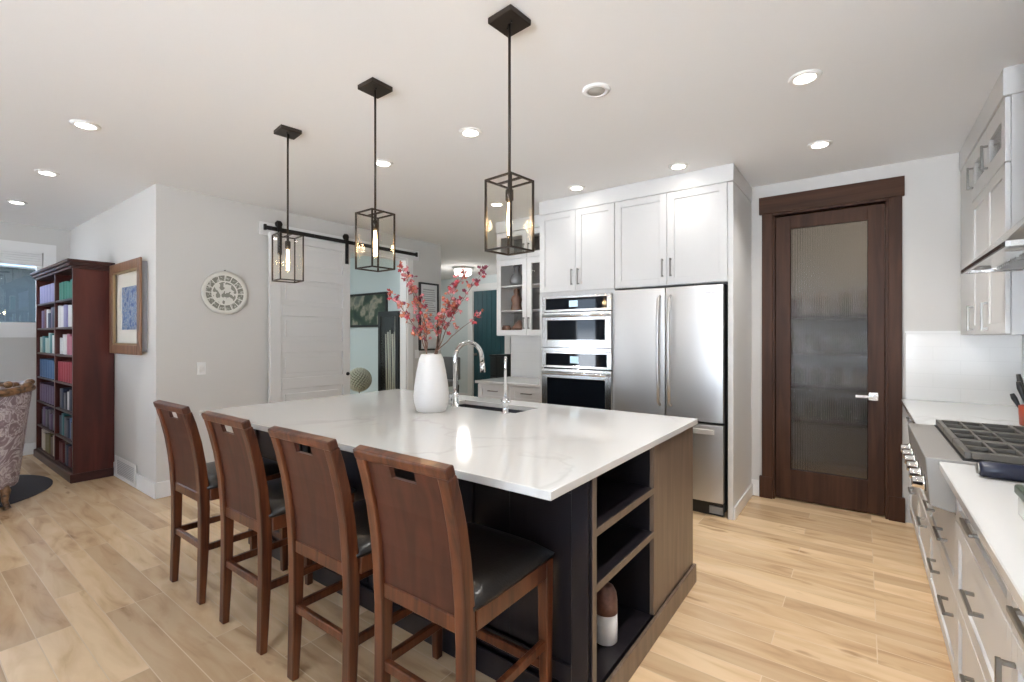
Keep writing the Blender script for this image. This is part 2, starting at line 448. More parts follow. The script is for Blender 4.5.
def tag(o, label, cat, group=None, kind=None):
    o['label'] = label; o['category'] = cat
    if group: o['group'] = group
    if kind: o['kind'] = kind
    return o


def thing(name, label, cat, loc=(0, 0, 0), rz=0.0, group=None):
    o = bpy.data.objects.new(name, None); COL.objects.link(o); o.empty_display_size = 0.1
    o.location = loc; o.rotation_euler = (0, 0, rz)
    return tag(o, label, cat, group)


def kids(o): return [c for c in bpy.data.objects if c.parent == o]


def dup(root, loc, rz=0.0, label=None, group=None, data_too=True):
    r = root.copy(); COL.objects.link(r); r.location = loc; r.rotation_euler = (0, 0, rz)
    if label: r['label'] = label
    if group: r['group'] = group
    def rec(src, dst):
        for ch in kids(src):
            c = ch.copy(); COL.objects.link(c); c.parent = dst; rec(ch, c)
    rec(root, r)
    return r


def pull(name, parent, ax, u, d, z, length, vertical, out, world=True, th=0.011, mat=None):
    """square bar pull: bar + two posts; the bar stands `out` off the face at depth d"""
    b = MB(); h = length / 2
    if vertical:
        b.abox(ax, u - th / 2, u + th / 2, d + out - (th if out > 0 else -th), d + out, z - h, z + h)
        for q in (-1, 1): b.abox(ax, u - th / 2, u + th / 2, d, d + out - (th if out > 0 else -th), z + q * (h - th * .75) - th / 2, z + q * (h - th * .75) + th / 2)
    else:
        b.abox(ax, u - h, u + h, d + out - (th if out > 0 else -th), d + out, z - th / 2, z + th / 2)
        for q in (-1, 1): b.abox(ax, u + q * (h - th * .75) - th / 2, u + q * (h - th * .75) + th / 2, d, d + out - (th if out > 0 else -th), z - th / 2, z + th / 2)
    return b.build(name, mat or M_NICKEL, parent, world, bevel=0.0015)


# ================================================================== ROOM SHELL
CZ = 2.74
def struct(name, b, m, bevel=0.0): return b.build(name, m, None, structure=True, bevel=bevel)

struct('floor', MB().box(-9.3, 1.0, -3.3, 8.2, -0.06, 0), M_FLOOR)
struct('ceiling', MB().box(-9.3, 1.0, -3.3, 8.2, CZ, CZ + 0.1), M_CEIL)
# living wall with the picture, facing the camera
struct('wall_living', MB().box(-8.0, -5.06, 1.46, 1.58, 0, CZ), M_WALL)
# wall with the sliding door
b = MB().box(-5.06, -4.94, 1.46, 3.36, 0, CZ).box(-5.06, -4.94, 3.36, 4.28, 2.45, CZ).box(-5.06, -4.94, 4.28, 4.92, 0, CZ)
struct('wall_sliding_door', b, M_WALL)
# far left wall with window opening
b = MB().box(-8.12, -8.0, -3.2, -0.95, 0, CZ).box(-8.12, -8.0, 1.22, 1.58, 0, CZ).box(-8.12, -8.0, -0.95, 1.22, 0, 1.53).box(-8.12, -8.0, -0.95, 1.22, 2.43, CZ)
struct('wall_left', b, M_WALL)
# window wall behind the camera
b = MB()
for x0, x1 in ((-8.12, -6.15), (-5.45, -1.6), (0.8, 0.99)): b.box(x0, x1, -3.3, -3.2, 0, CZ)
for x0, x1 in ((-6.15, -5.45), (-1.6, 0.8)): b.box(x0, x1, -3.3, -3.2, 0, 0.25).box(x0, x1, -3.3, -3.2, 2.45, CZ)
struct('wall_rear', b, M_WALL)
for i, (x0, x1, nn) in enumerate(((-6.15, -5.45, 1), (-1.6, 0.8, 2))):
    b = MB().frame('y', x0, x1, 0.25, 2.45, -3.29, -3.21, 0.07)
    for k in range(1, nn):
        xx = x0 + (x1 - x0) * k / nn; b.box(xx - 0.05, xx + 0.05, -3.29, -3.21, 0.32, 2.38)
    b.box(x0 + .07, x1 - .07, -3.28, -3.22, 1.92, 1.98)
    struct('window_%d' % (i + 2), b, M_TRIM)
struct('wall_right', MB().box(0.87, 0.99, -3.2, 4.67, 0, CZ), M_WALL)
# kitchen back wall with the pantry door opening
b = MB().box(-3.48, -0.64, 4.67, 4.79, 0, CZ).box(0.16, 0.99, 4.67, 4.79, 0, CZ).box(-0.64, 0.16, 4.67, 4.79, 2.462, CZ)
struct('wall_back', b, M_WALL)
# office behind the sliding door
struct('wall_office', MB().box(-8.0, -5.06, 4.80, 4.92, 0, CZ), M_OFFICE)
struct('wall_office_left', MB().box(-8.12, -8.0, 1.58, 4.92, 0, CZ), M_OFFICE)
# hall
struct('wall_hall_right', MB().box(-3.48, -3.36, 4.79, 7.9, 0, CZ), M_HALL)
b = MB().box(-9.2, -6.98, 7.9, 8.02, 0, CZ).box(-6.0, -3.36, 7.9, 8.02, 0, CZ).box(-6.98, -6.0, 7.9, 8.02, 2.45, CZ)
struct('wall_hall_end', b, M_HALL)
struct('wall_hall_left', MB().box(-9.3, -9.2, 4.92, 8.02, 0, CZ), M_HALL)
struct('wall_hall_front', MB().box(-9.2, -8.12, 4.80, 4.92, 0, CZ), M_HALL)
# pantry closet
b = MB().box(-1.42, -1.3, 4.79, 6.3, 0, CZ).box(0.9, 0.99, 4.79, 6.3, 0, CZ).box(-1.42, 0.99, 6.3, 6.4, 0, CZ)
struct('wall_pantry', b, M_WALL)

# baseboards
def baseb(name, b): return struct(name, b, M_TRIM, bevel=0.003)
baseb('baseboard_living', MB().box(-7.985, -4.925, 1.445, 1.46, 0, 0.14))
baseb('baseboard_sliding_door', MB().box(-4.94, -4.925, 1.46, 2.44, 0, 0.14).box(-4.94, -4.925, 4.40, 4.92, 0, 0.14))
baseb('baseboard_left', MB().box(-8.0, -7.985, -3.2, 1.445, 0, 0.14))
baseb('baseboard_back', MB().box(-0.798, -0.735, 4.655, 4.67, 0, 0.14))
baseb('baseboard_fridge_panel', MB().box(-0.80, -0.788, 3.935, 4.67, 0, 0.10))
baseb('baseboard_hall', MB().box(-9.2, -7.08, 7.885, 7.9, 0, 0.14))
baseb('baseboard_office', MB().box(-8.0, -5.06, 4.785, 4.80, 0, 0.14))

# left window: casing, sash, pane, blind
wn = MB().frame('x', -1.06, 1.335, 1.42, 2.53, -8.0, -7.978, 0.11).box(-8.0, -7.95, -1.10, 1.37, 1.40, 1.44).build('window_1', M_TRIM, None, structure=True)
wn['kind'] = 'structure'
b = MB().frame('x', -0.95, 1.22, 1.53, 2.43, -8.09, -8.03, 0.05).box(-8.085, -8.035, 0.10, 0.17, 1.58, 2.38)
sash = b.build('sash', M_TRIM, wn, True)
MB().box(-8.062, -8.058, -0.90, 1.17, 1.58, 2.38).build('pane', M_GLASS, wn, True)
bl = MB()
for k in range(5): bl.box(-8.02, -7.985, -0.94, 1.21, 2.40 - k * 0.028, 2.424 - k * 0.028)
bl.box(-8.025, -7.98, -0.94, 1.21, 2.26, 2.285)
tag(bl.build('window_blind', M_TRIM, None), 'raised white cellular blind at the head of the left window', 'blind')
# neighbour house outside it
b = MB().box(-12.6, -12.0, -6.0, 5.0, -0.5, 2.62)
nh = b.build('neighbour_house', wood('grey_green_siding', (0.013, 0.021, 0.022), (0.019, 0.029, 0.030), (1, 1, 26), 0.7, 0.0), None)
tag(nh, 'grey green neighbouring house wall seen through the left window', 'house')
gl0 = MB().box(-12.0, -8.2, -6.0, 5.0, -0.56, -0.5).build('ground_light_blocker', plain('blocker_dull_green', (.02, .024, .014), .95, bump=.5, bscale=40), None, structure=True)  # unseen dark sheet added to block bright ground light at the left window
MB().prism([(-12.7, 2.62), (-11.7, 2.62), (-12.2, 2.95)], -6.2, 5.2, 'y').build('roof', plain('grey_shingle', (0.30, 0.32, 0.33), 0.8, bump=.3), nh, True)

# header board, casing of the office opening
struct('trim_1', MB().box(-4.94, -4.92, 2.335, 4.48, 2.455, 2.585), M_TRIM, bevel=0.002)
struct('trim_2', MB().box(-4.94, -4.922, 4.28, 4.375, 0, 2.455), M_TRIM, bevel=0.002)
struct('trim_3', MB().box(-5.06, -4.94, 4.262, 4.28, 0, 2.45).box(-5.06, -4.94, 3.36, 3.378, 0, 2.45).box(-5.06, -4.94, 3.378, 4.262, 2.432, 2.45), M_TRIM)

# sliding barn door (six panels)
d1 = bpy.data.objects.new('door_1', None); COL.objects.link(d1); d1.location = (-4.90, 2.915, 0); d1['kind'] = 'structure'
b = MB(); y0, y1 = 2.408, 3.348
zs = [0.335, 0.72, 1.107, 1.493, 1.88, 2.265]
b.box(-4.90, -4.862, y0, y0 + 0.115, 0.02, 2.475); b.box(-4.90, -4.862, y1 - 0.095, y1, 0.02, 2.475)
edges = [0.02] + [v for z in zs for v in (z - 0.135, z + 0.135)] + [2.475]
for k in range(0, len(edges), 2): b.box(-4.90, -4.862, y0 + 0.115, y1 - 0.095, edges[k], edges[k + 1])
for z in zs:
    b.box(-4.90, -4.882, y0 + 0.115, y1 - 0.095, z - 0.135, z + 0.135)
    b.box(-4.882, -4.872, y0 + 0.165, y1 - 0.145, z - 0.085, z + 0.085)
b.build('door_leaf', M_CAB, d1, True, bevel=0.003)
MB().lathe([(0.0, 0.0), (0.021, 0.0), (0.021, 0.012), (0.014, 0.018), (0.0, 0.018)], (-4.862, 3.312, 0.975), 20, 'x').build('finger_pull', M_BLACKMETAL, d1, True)
# its rail
rl = thing('barn_door_rail', 'black iron sliding door rail on the white header board', 'door rail', (-4.90, 3.42, 2.5))
MB().box(-4.892, -4.884, 2.36, 4.415, 2.503, 2.545).build('track', M_BLACKMETAL, rl, True, bevel=.001)
for y in (2.44, 2.92, 3.42, 3.92, 4.35): MB().tube([(-4.92, y, 2.524), (-4.884, y, 2.524)], 0.011, 10).tube([(-4.884, y, 2.524), (-4.876, y, 2.524)], 0.015, 6).build('standoff_bolt', M_BLACKMETAL, rl, True)
for y in (2.37, 4.405): MB().box(-4.90, -4.876, y - .012, y + .012, 2.497, 2.556).build('end_stop', M_BLACKMETAL, rl, True, bevel=.002)
for y in (2.505, 3.300):
    hg = MB().box(-4.861, -4.855, y - 0.022, y + 0.022, 2.26, 2.56)
    hg.sweep([(-4.858, y, 2.555), (-4.862, y, 2.60), (-4.88, y, 2.612)], 0.044, 0.006, side=Vector((0, 1, 0)))
    h = hg.build('hanger_strap', M_BLACKMETAL, d1, True)
    MB().lathe([(0.0, -4.894), (0.034, -4.894), (0.030, -4.888), (0.034, -4.866), (0.0, -4.866)], (0, y, 2.579), 24, 'x').build('wheel', M_BLACKMETAL, h, True)
    MB().lathe([(0.0, -4.856), (0.011, -4.856), (0.009, -4.849), (0.0, -4.849)], (0, y, 2.44), 10, 'x').lathe([(0.0, -4.856), (0.011, -4.856), (0.009, -4.849), (0.0, -4.849)], (0, y, 2.31), 10, 'x').build('bolt', M_BLACKMETAL, h, True)

# pantry door and its dark casing
struct('trim_4', MB().box(-0.715, -0.632, 4.645, 4.67, 0.186, 2.48).box(0.157, 0.238, 4.645, 4.67, 0.186, 2.48).box(-0.735, -0.632, 4.64, 4.67, 0, 0.186).box(0.157, 0.255, 4.64, 4.67, 0, 0.186), M_DARKDOOR, bevel=.002)
struct('trim_5', MB().box(-0.737, 0.252, 4.638, 4.67, 2.48, 2.628), M_DARKHEAD, bevel=.002)
struct('trim_6', MB().box(-0.64, -0.618, 4.66, 4.79, 0, 2.462).box(0.138, 0.16, 4.66, 4.79, 0, 2.462).box(-0.618, 0.138, 4.66, 4.79, 2.452, 2.462).box(-0.64, 0.16, 4.66, 4.67, 2.452, 2.482), M_DARKDOOR)
d2 = bpy.data.objects.new('door_2', None); COL.objects.link(d2); d2.location = (-0.24, 4.72, 0); d2['kind'] = 'structure'
MB().box(-0.615, -0.503, 4.70, 4.742, 0.012, 2.449).box(0.030, 0.135, 4.70, 4.742, 0.012, 2.449).box(-0.503, 0.03, 4.70, 4.742, 0.012, 0.268).box(-0.503, 0.03, 4.70, 4.742, 2.339, 2.449).build('door_leaf', M_DARKDOOR, d2, True, bevel=.002)
# reeded glass: rounded vertical ribs on the room side
m, n_, b_ = new_mat('reeded_glass')
b_.inputs['Base Color'].default_value = (0.70, 0.66, 0.61, 1); b_.inputs['Roughness'].default_value = 0.2
b_.inputs['Transmission Weight'].default_value = 0.97; b_.inputs['IOR'].default_value = 1.28
b = MB(); N = 44; wd = 0.533 / N; prof = []
for k in range(N):
    for q in range(5):
        prof.append((-0.503 + wd * (k + q / 5), 4.722 - 0.0042 * math.sin(PI * (q / 5)) ))
prof.append((0.03, 4.722))
A = [b.bm.verts.new((p[0], p[1], 0.268)) for p in prof]; B_ = [b.bm.verts.new((p[0], p[1], 2.339)) for p in prof]
for k in range(len(prof) - 1):
    f = b.bm.faces.new([A[k], A[k + 1], B_[k + 1], B_[k]])
C0 = [b.bm.verts.new((xx, 4.726, zz)) for xx, zz in ((-0.503, 0.268), (0.03, 0.268), (0.03, 2.339), (-0.503, 2.339))]
b.bm.faces.new(C0)
b.build('glass_pane', m, d2, True)
hd = MB().box(0.062 - .028, 0.062 + .034, 4.690, 4.70, 0.905, 0.968)
hd.tube([(0.062, 4.70, 0.936), (0.062, 4.66, 0.936)], 0.011, 12).box(-0.05, 0.073, 4.648, 4.664, 0.926, 0.947)
hd.build('door_handle', M_CHROME, d2, True, bevel=.0015)
# pantry shelves with their goods
for z in (0.52, 0.86, 1.25, 1.62, 2.0):
    pass
b = MB()
for z in (0.50, 0.86, 1.22, 1.60): b.box(-1.3, 0.9, 5.85, 6.3, z, z + 0.03)
ps = b.build('pantry_shelving', M_DARKHEAD, None); tag(ps, 'dark pantry shelves dimly seen through the reeded glass door', 'shelving')
gc = [(0.10, 0.10, 0.08), (0.35, 0.30, 0.22), (0.05, 0.06, 0.08), (0.30, 0.12, 0.07), (0.55, 0.52, 0.46), (0.12, 0.18, 0.10)]
GM = [plain('pantry_goods', c, 0.5) for c in gc]
k = 0
for z in (0.53, 0.89, 1.25, 1.63):
    xx = -1.15
    while xx < 0.75:
        ww = random.uniform(0.10, 0.20); hh = random.uniform(0.14, 0.26)
        bb = MB()
        if k % 2: bb.lathe([(ww * .42, 0), (ww * .45, hh * .08), (ww * .45, hh * .7), (ww * .3, hh * .82), (ww * .3, hh)], (xx + ww / 2, 6.02, z), 16)
        else: bb.box(xx, xx + ww * .9, 5.93, 6.15, z, z + hh)
        tag(bb.build('pantry_jar' if k % 2 else 'pantry_box', GM[k % 6], None), 'blurred goods standing on the pantry shelves behind reeded glass', 'pantry goods', 'goods on the pantry shelves')
        xx += ww + 0.06; k += 1
light('pantry_fill', 'POINT', (0.55, 5.2, 2.55), 7, (1, .9, .78), 0.08)  # added fill lamp, no fixture, lifts the pantry behind the glass

# ================================================================== KITCHEN TALL WALL
FY = 3.93          # face plane of the tall cabinets
# surround panel at right, crown filler
rp_ = MB().box(-0.838, -0.80, FY - 0.005, 4.668, 0, 2.60).build('fridge_side_panel', M_CAB, None, bevel=.0015)
tag(rp_, 'tall white end panel at the right of the fridge', 'cabinet panel')
cr = MB().box(-2.575, -0.797, FY - 0.012, 4.668, 2.606, CZ - 0.001).build('cabinet_crown', M_CAB, None, bevel=.003)
tag(cr, 'white filler board between tall cabinet doors and ceiling', 'cabinet trim')

def wall_cab(name, label, x0, x1, z0, z1, doors, hz, hl=0.15, group=None):
    c = thing(name, label, 'cabinet', ((x0 + x1) / 2, 4.3, z0), 0, group)
    MB().box(x0, x1, FY + 0.002, 4.668, z0, z1).build('body', M_CAB, c, True)
    for k, (a, e_) in enumerate(doors):
        dr = MB().shaker('y', a, e_, z0 + 0.004, z1 - 0.006, FY - 0.02).build('door', M_CAB, c, True, bevel=.0012)
        pull('handle', dr, 'y', (e_ - 0.032) if k == 0 else (a + 0.032), FY - 0.02, hz, hl, True, -0.032)
    return c
wall_cab('oven_top_cabinet', 'white two-door cabinet above the built-in ovens', -2.57, -1.772, 1.835, 2.605, ((-2.562, -2.166), (-2.162, -1.774)), 1.97)
wall_cab('fridge_top_cabinet', 'white two-door cabinet above the steel fridge', -1.771, -0.839, 1.835, 2.605, ((-1.768, -1.308), (-1.304, -0.842)), 1.98)
# oven tower: face frame around the appliances
ot = thing('oven_tower', 'tall white cabinet housing the stacked ovens', 'cabinet', (-2.17, 4.3, 0))
MB().box(-2.575, -2.537, FY, 4.668, 0, 1.834).box(-1.797, -1.772, FY, 4.668, 0, 1.834).box(-2.537, -1.797, FY, 4.668, 1.80, 1.834).box(-2.537, -1.797, FY, 4.668, 0.02, 0.36).build('body', M_CAB, ot, True)
dr = MB().shaker('y', -2.562, -1.774, 0.10, 0.35, FY - 0.02).build('drawer', M_CAB, ot, True)
pull('handle', dr, 'y', -2.17, FY - 0.02, 0.28, 0.16, False, -0.032)
# microwave
ox0, ox1, oy = -2.535, -1.799, FY - 0.022
mw = thing('microwave', 'stainless built-in microwave, upper of the two stacked ovens', 'microwave', (-2.167, 4.2, 1.30))
MB().box(ox0 + .01, ox1 - .01, FY, 4.5, 1.305, 1.795).build('body', M_BLACK, mw, True)
cp = MB().frame('y', ox0, ox1, 1.648, 1.797, oy, FY, 0.045, 0.022).build('control_panel', M_STEEL_H, mw, True, bevel=.002)
MB().box(ox0 + .045, ox1 - .045, oy + .003, FY, 1.670, 1.775).build('control_glass', M_BLACKGLASS, cp, True)
MB().box(-2.23, -2.14, oy + .001, oy + .004, 1.69, 1.75).build('display', emit('display_glow', (0.55, 0.75, 0.85), 0.35), cp, True)
md = MB().frame('y', ox0, ox1, 1.305, 1.640, oy - .004, FY, 0.062, 0.075).build('door', M_STEEL_H, mw, True, bevel=.002)
MB().box(ox0 + .062, ox1 - .062, oy, FY, 1.380, 1.565).build('window', M_BLACKGLASS, md, True)
b = MB().tube([(ox0 + .03, oy - .04, 1.607), (ox1 - .03, oy - .04, 1.607)], 0.012, 12)
for xx in (ox0 + .06, ox1 - .06): b.tube([(xx, oy - .004, 1.607), (xx, oy - .04, 1.607)], 0.009, 10)
b.build('handle', M_CHROME, md, True)
# oven
ov = thing('wall_oven', 'stainless wall oven with dark window, lower of the two', 'oven', (-2.167, 4.2, 0.40))
MB().box(ox0 + .01, ox1 - .01, FY, 4.5, 0.375, 1.295).build('body', M_BLACK, ov, True)
MB().box(ox0, ox1, oy - .012, FY, 1.272, 1.300).build('top_trim', M_STEEL_H, ov, True)
cp = MB().frame('y', ox0, ox1, 1.112, 1.270, oy, FY, 0.045, 0.022).build('control_panel', M_STEEL_H, ov, True, bevel=.002)
MB().box(ox0 + .045, ox1 - .045, oy + .003, FY, 1.134, 1.248).build('control_glass', M_BLACKGLASS, cp, True)
MB().box(-2.22, -2.13, oy + .001, oy + .004, 1.16, 1.225).build('display', MATS['display_glow'], cp, True)
od = MB().frame('y', ox0, ox1, 0.385, 1.100, oy - .004, FY, 0.062, 0.085).build('door', M_STEEL_H, ov, True, bevel=.002)
MB().box(ox0 + .062, ox1 - .062, oy, FY, 0.47, 1.015).build('window', M_BLACKGLASS, od, True)
b = MB().tube([(ox0 + .03, oy - .045, 1.062), (ox1 - .03, oy - .045, 1.062)], 0.013, 12)
for xx in (ox0 + .06, ox1 - .06): b.tube([(xx, oy - .004, 1.062), (xx, oy - .045, 1.062)], 0.009, 10)
b.build('handle', M_CHROME, od, True)
# fridge
fr = thing('fridge', 'stainless french-door fridge with freezer drawer', 'fridge', (-1.314, 4.25, 0))
fx0, fx1, fy = -1.766, -0.866, FY - 0.03
MB().box(fx0 + .004, fx1 - .004, fy + .07, 4.62, 0.03, 1.822).build('body', plain('fridge_case_grey', (0.06, 0.06, 0.06), .5), fr, True)
def bowed_door(x0, x1, z0, z1):
    n = 10; pts = []
    for k in range(n + 1):
        t = k / n; pts.append((x0 + (x1 - x0) * t, fy - 0.010 * (1 - (2 * t - 1) ** 2)))
    pts += [(x1, fy + .06), (x0, fy + .06)]
    return MB().prism(pts, z0, z1, 'z')
for k, (a, e_) in enumerate(((fx0, -1.3175), (-1.3125, fx1))):
    dl = bowed_door(a, e_, 0.738, 1.815).build('door', M_STEEL, fr, True, bevel=.003)
    xx = e_ - 0.042 if k == 0 else a + 0.042
    pts = [(xx, fy - .006, 1.745), (xx, fy - .045, 1.72), (xx, fy - .058, 1.55), (xx, fy - .062, 1.30), (xx, fy - .058, 1.05), (xx, fy - .045, 0.87), (xx, fy - .006, 0.845)]
    MB().tube(pts, [.013, .013, .014, .014, .014, .013, .013], 12).build('handle', M_STEEL, dl, True)
    if k == 1:
        MB().box(-0.995, -0.955, fy - .0115, fy - .006, 1.748, 1.757).box(-0.95, -0.915, fy - .0105, fy - .006, 1.749, 1.757).build('nameplate', M_NICKEL, dl, True)
dl = bowed_door(fx0, fx1, 0.115, 0.718).build('freezer_drawer', M_STEEL, fr, True, bevel=.003)
b = MB().box(fx0 + .06, fx1 - .055, fy - .062, fy - .042, 0.652, 0.690)
for xx in (fx0 + .12, fx1 - .115): b.box(xx - .012, xx + .012, fy - .045, fy, 0.660, 0.683)
b.build('handle', plain('pale_bar_metal', (.78, .77, .75), .45, .75), dl, True, bevel=.004, seg=2)
MB().box(fx0 + .01, fx1 - .01, fy + .05, fy + .09, 0.0, 0.105).build('toe_grille', M_BLACK, fr, True)
MB().box(fx1 - .11, fx1 - .01, fy + .03, fy + .06, 0.02, 0.075).build('hinge_cover', plain('grey_plastic', (.25, .25, .25), .5), fr, True)

# ------------------------------------------------ coffee counter left of the ovens
cc = thing('sideboard_base_cabinet', 'white base cabinet with drawers left of the ovens', 'cabinet', (-3.03, 4.36, 0))
MB().box(-3.48, -2.577, 4.06, 4.668, 0.10, 0.889).box(-3.46, -2.58, 4.10, 4.66, 0, 0.1).build('body', M_CAB, cc, True)
for (a, e_) in ((-3.474, -3.03), (-3.024, -2.582)):
    dr = MB().shaker('y', a, e_, 0.70, 0.882, 4.04).build('drawer', M_CAB, cc, True, bevel=.0012)
    pull('handle', dr, 'y', (a + e_) / 2, 4.04, 0.815, 0.13, False, -0.032)
    dr = MB().shaker('y', a, e_, 0.11, 0.69, 4.04).build('door', M_CAB, cc, True, bevel=.0012)
    pull('handle', dr, 'y', e_ - .04 if a < -3.1 else a + .04, 4.04, 0.58, 0.13, True, -0.032)
tag(MB().box(-3.50, -2.577, 4.015, 4.664, 0.89, 0.92).build('sideboard_countertop', M_QUARTZ, None, bevel=.003), 'white quartz countertop left of the ovens', 'countertop')
struct('wall_backsplash_left', MB().box(-3.48, -2.577, 4.664, 4.67, 0.9205, 1.42), M_TILE)
ol = thing('power_outlet', 'white double outlet plate on the backsplash left of the ovens', 'outlet', (-2.98, 4.664, 1.07))
MB().box(-3.035, -2.925, 4.658, 4.664, 1.01, 1.13).build('plate', M_TRIM, ol, True, bevel=.002)
MB().box(-3.018, -2.985, 4.656, 4.658, 1.035, 1.105).box(-2.975, -2.942, 4.656, 4.658, 1.035, 1.105).build('sockets', M_LAMPRIM, ol, True)
# glass cabinets above: tall doors and small doors
def glazed_door(parent, ax, u0, u1, z0, z1, f, sgn, hu, hz, hl=0.13, out=-0.032):
    d_ = MB().frame(ax, u0, u1, z0, z1, f, f + sgn * .02, 0.06).build('door', M_CAB, parent, True, bevel=.0012)
    MB().abox(ax, u0 + .06, u1 - .06, f + sgn * .008, f + sgn * .012, z0 + .06, z1 - .06).build('glass', M_GLASS, d_, True)
    pull('handle', d_, ax, hu, f, hz, hl, True, out)
GY = 4.35
gcab = thing('glass_front_cabinet', 'white glass-front wall cabinet left of the ovens', 'cabinet', (-3.01, 4.5, 1.42))
b = MB().box(-3.44, -3.42, GY + .002, 4.668, 1.42, 2.61).box(-2.597, -2.577, GY + .002, 4.668, 1.42, 2.61).box(-3.42, -2.597, GY + .002, 4.668, 1.42, 1.44).box(-3.42, -2.597, GY + .002, 4.668, 2.59, 2.61).box(-3.42, -2.597, GY + .002, 4.65, 2.285, 2.305)
b.build('body', M_CAB, gcab, True)
MB().box(-3.42, -2.597, 4.65, 4.668, 1.44, 2.59).build('back_panel', plain('dark_cabinet_back', (.11, .105, .10), .5), gcab, True)
MB().box(-3.42, -2.597, GY + .03, 4.65, 1.70, 1.715).build('shelf', M_CAB, gcab, True)
MB().box(-3.42, -2.597, GY + .03, 4.65, 1.985, 2.0).build('shelf', M_CAB, gcab, True)
glazed_door(gcab, 'y', -3.437, -3.012, 1.425, 2.285, GY - .02, 1, -3.042, 1.56)
glazed_door(gcab, 'y', -3.006, -2.58, 1.425, 2.285, GY - .02, 1, -2.976, 1.56)
glazed_door(gcab, 'y', -3.437, -3.012, 2.295, 2.605, GY - .02, 1, -3.042, 2.40, 0.1)
glazed_door(gcab, 'y', -3.006, -2.58, 2.295, 2.605, GY - .02, 1, -2.976, 2.40, 0.1)
tag(MB().box(-3.445, -2.577, GY - .03, 4.668, 2.612, CZ - .001).build('cabinet_crown', M_CAB, None, bevel=.003), 'white filler board above the glass-front cabinet left of the ovens', 'cabinet trim')
# what stands inside
M_SMOKE = plain('smoked_glassware', (0.16, 0.17, 0.18), 0.08, coat=.5)
M_BROWNPOT = plain('brown_pottery', (0.13, 0.055, 0.03), 0.4)
j = MB().lathe([(0.045, 0), (0.07, .02), (0.085, .07), (0.06, .13), (0.03, .16), (0.032, .21), (0.045, .235)], (-3.27, 4.50, 2.0), 20).build('glass_decanter', M_SMOKE, None)
tag(j, 'smoky glass decanter on the top shelf of the glass-front cabinet', 'decanter')
j = MB().lathe([(0.06, 0), (0.065, .02), (0.05, .08), (0.065, .13), (0.045, .17), (0.02, .19), (0.035, .215), (0.03, .245), (0.005, .26)], (-3.26, 4.48, 1.715), 18).build('brown_figurine', M_BROWNPOT, None)
tag(j, 'brown pottery figurine on the middle shelf of the glass-front cabinet', 'figurine')
j = MB().lathe([(0.04, 0), (0.07, .02), (0.10, .06), (0.095, .075), (0.06, .11), (0.02, .16), (0.004, .165)], (-3.23, 4.50, 1.44), 20).build('lidded_bowl', M_BROWNPOT, None)
tag(j, 'brown lidded bowl on the bottom shelf of the glass-front cabinet', 'bowl')
j = MB().lathe([(0.03, 0), (0.05, .015), (0.055, .07), (0.045, .09), (0.045, .10)], (-3.36, 4.42, 1.44), 16).build('brown_jar', M_BROWNPOT, None)
tag(j, 'small brown jar beside the lidded bowl in the cabinet', 'jar')
for k, (z, hh, lab) in enumerate(((1.44, .2, 'dark slim bottle on the bottom shelf behind the second glass door'), (1.715, .22, 'dark slim bottle on the middle shelf behind the second glass door'), (2.0, .18, 'dark slim bottle on the top shelf behind the second glass door'))):
    j = MB().lathe([(0.04, 0), (0.042, .01), (0.042, hh * .6), (0.016, hh * .78), (0.016, hh)], (-2.80, 4.52, z), 16).build('slim_bottle', M_SMOKE, None)
    tag(j, lab, 'bottle', 'bottles behind the second glass door')

# ================================================================== ISLAND
IX0, IX1, IY0, IY1, IZ = -3.40, -0.768, 1.235, 2.84, 0.935
isl = thing('kitchen_island', 'dark espresso kitchen island base with open end shelves', 'kitchen island', (-2.08, 2.2, 0))
# carcass without the end bay
BX = -0.785
b = MB().box(-3.36, -1.16, 1.545, 1.575, 0.0, 0.904).box(-3.36, -1.16, 2.77, 2.80, 0.0, 0.904).box(-3.36, -3.33, 1.575, 2.77, 0, 0.904).box(-1.19, -1.16, 1.575, 2.77, 0, 0.904).box(-3.33, -1.19, 1.575, 2.77, 0, 0.03)
b.box(-1.16, BX - .02, 2.168, 2.80, 0.0, 0.904).box(-1.16, BX, 1.546, 1.575, 0.0, 0.904)
b.box(-1.16, BX - .01, 1.575, 2.168, 0.0, 0.107).box(-1.16, BX - .02, 1.575, 2.168, 0.885, 0.904)
b.build('body', M_ISLAND, isl, True, bevel=.0015)
# stool side framed panels
b = MB()
for k in range(4):
    x0 = -3.36 + k * 0.6437; b.frame('y', x0 + .01, x0 + .634, 0.12, 0.90, 1.53, 1.545, 0.07)
b.build('front_panels', M_ISLAND, isl, True, bevel=.002)
MB().box(-0.787, -0.783, 1.5455, 1.575, 0.107, 0.9035).build('stile_lit_edge', M_ISLANDLITEDGE, isl, True)  # pale strip painting the light caught by the stile
MB().box(BX - .02, BX, 2.17, 2.80, 0.107, 0.904).build('end_panel', M_ISLANDEND, isl, True, bevel=.0015)
for z in (0.485, 0.69):
    sh = MB().box(-1.16, BX - .004, 1.575, 2.168, z - .013, z + .013).build('shelf', M_ISLAND, isl, True)
    MB().box(BX - .004, BX + .001, 1.575, 2.168, z - .014, z + .014).build('shelf_lit_edge', M_ISLANDLITEDGE, sh, True)
MB().box(BX, BX + .016, 1.53, 2.815, 0, 0.105).box(BX - .3, BX, 2.80, 2.815, 0, 0.105).build('plinth', M_ISLANDEND, isl, True, bevel=.003)
MB().box(-3.36, BX, 1.515, 1.53, 0, 0.105).build('front_plinth', M_ISLAND, isl, True, bevel=.003)
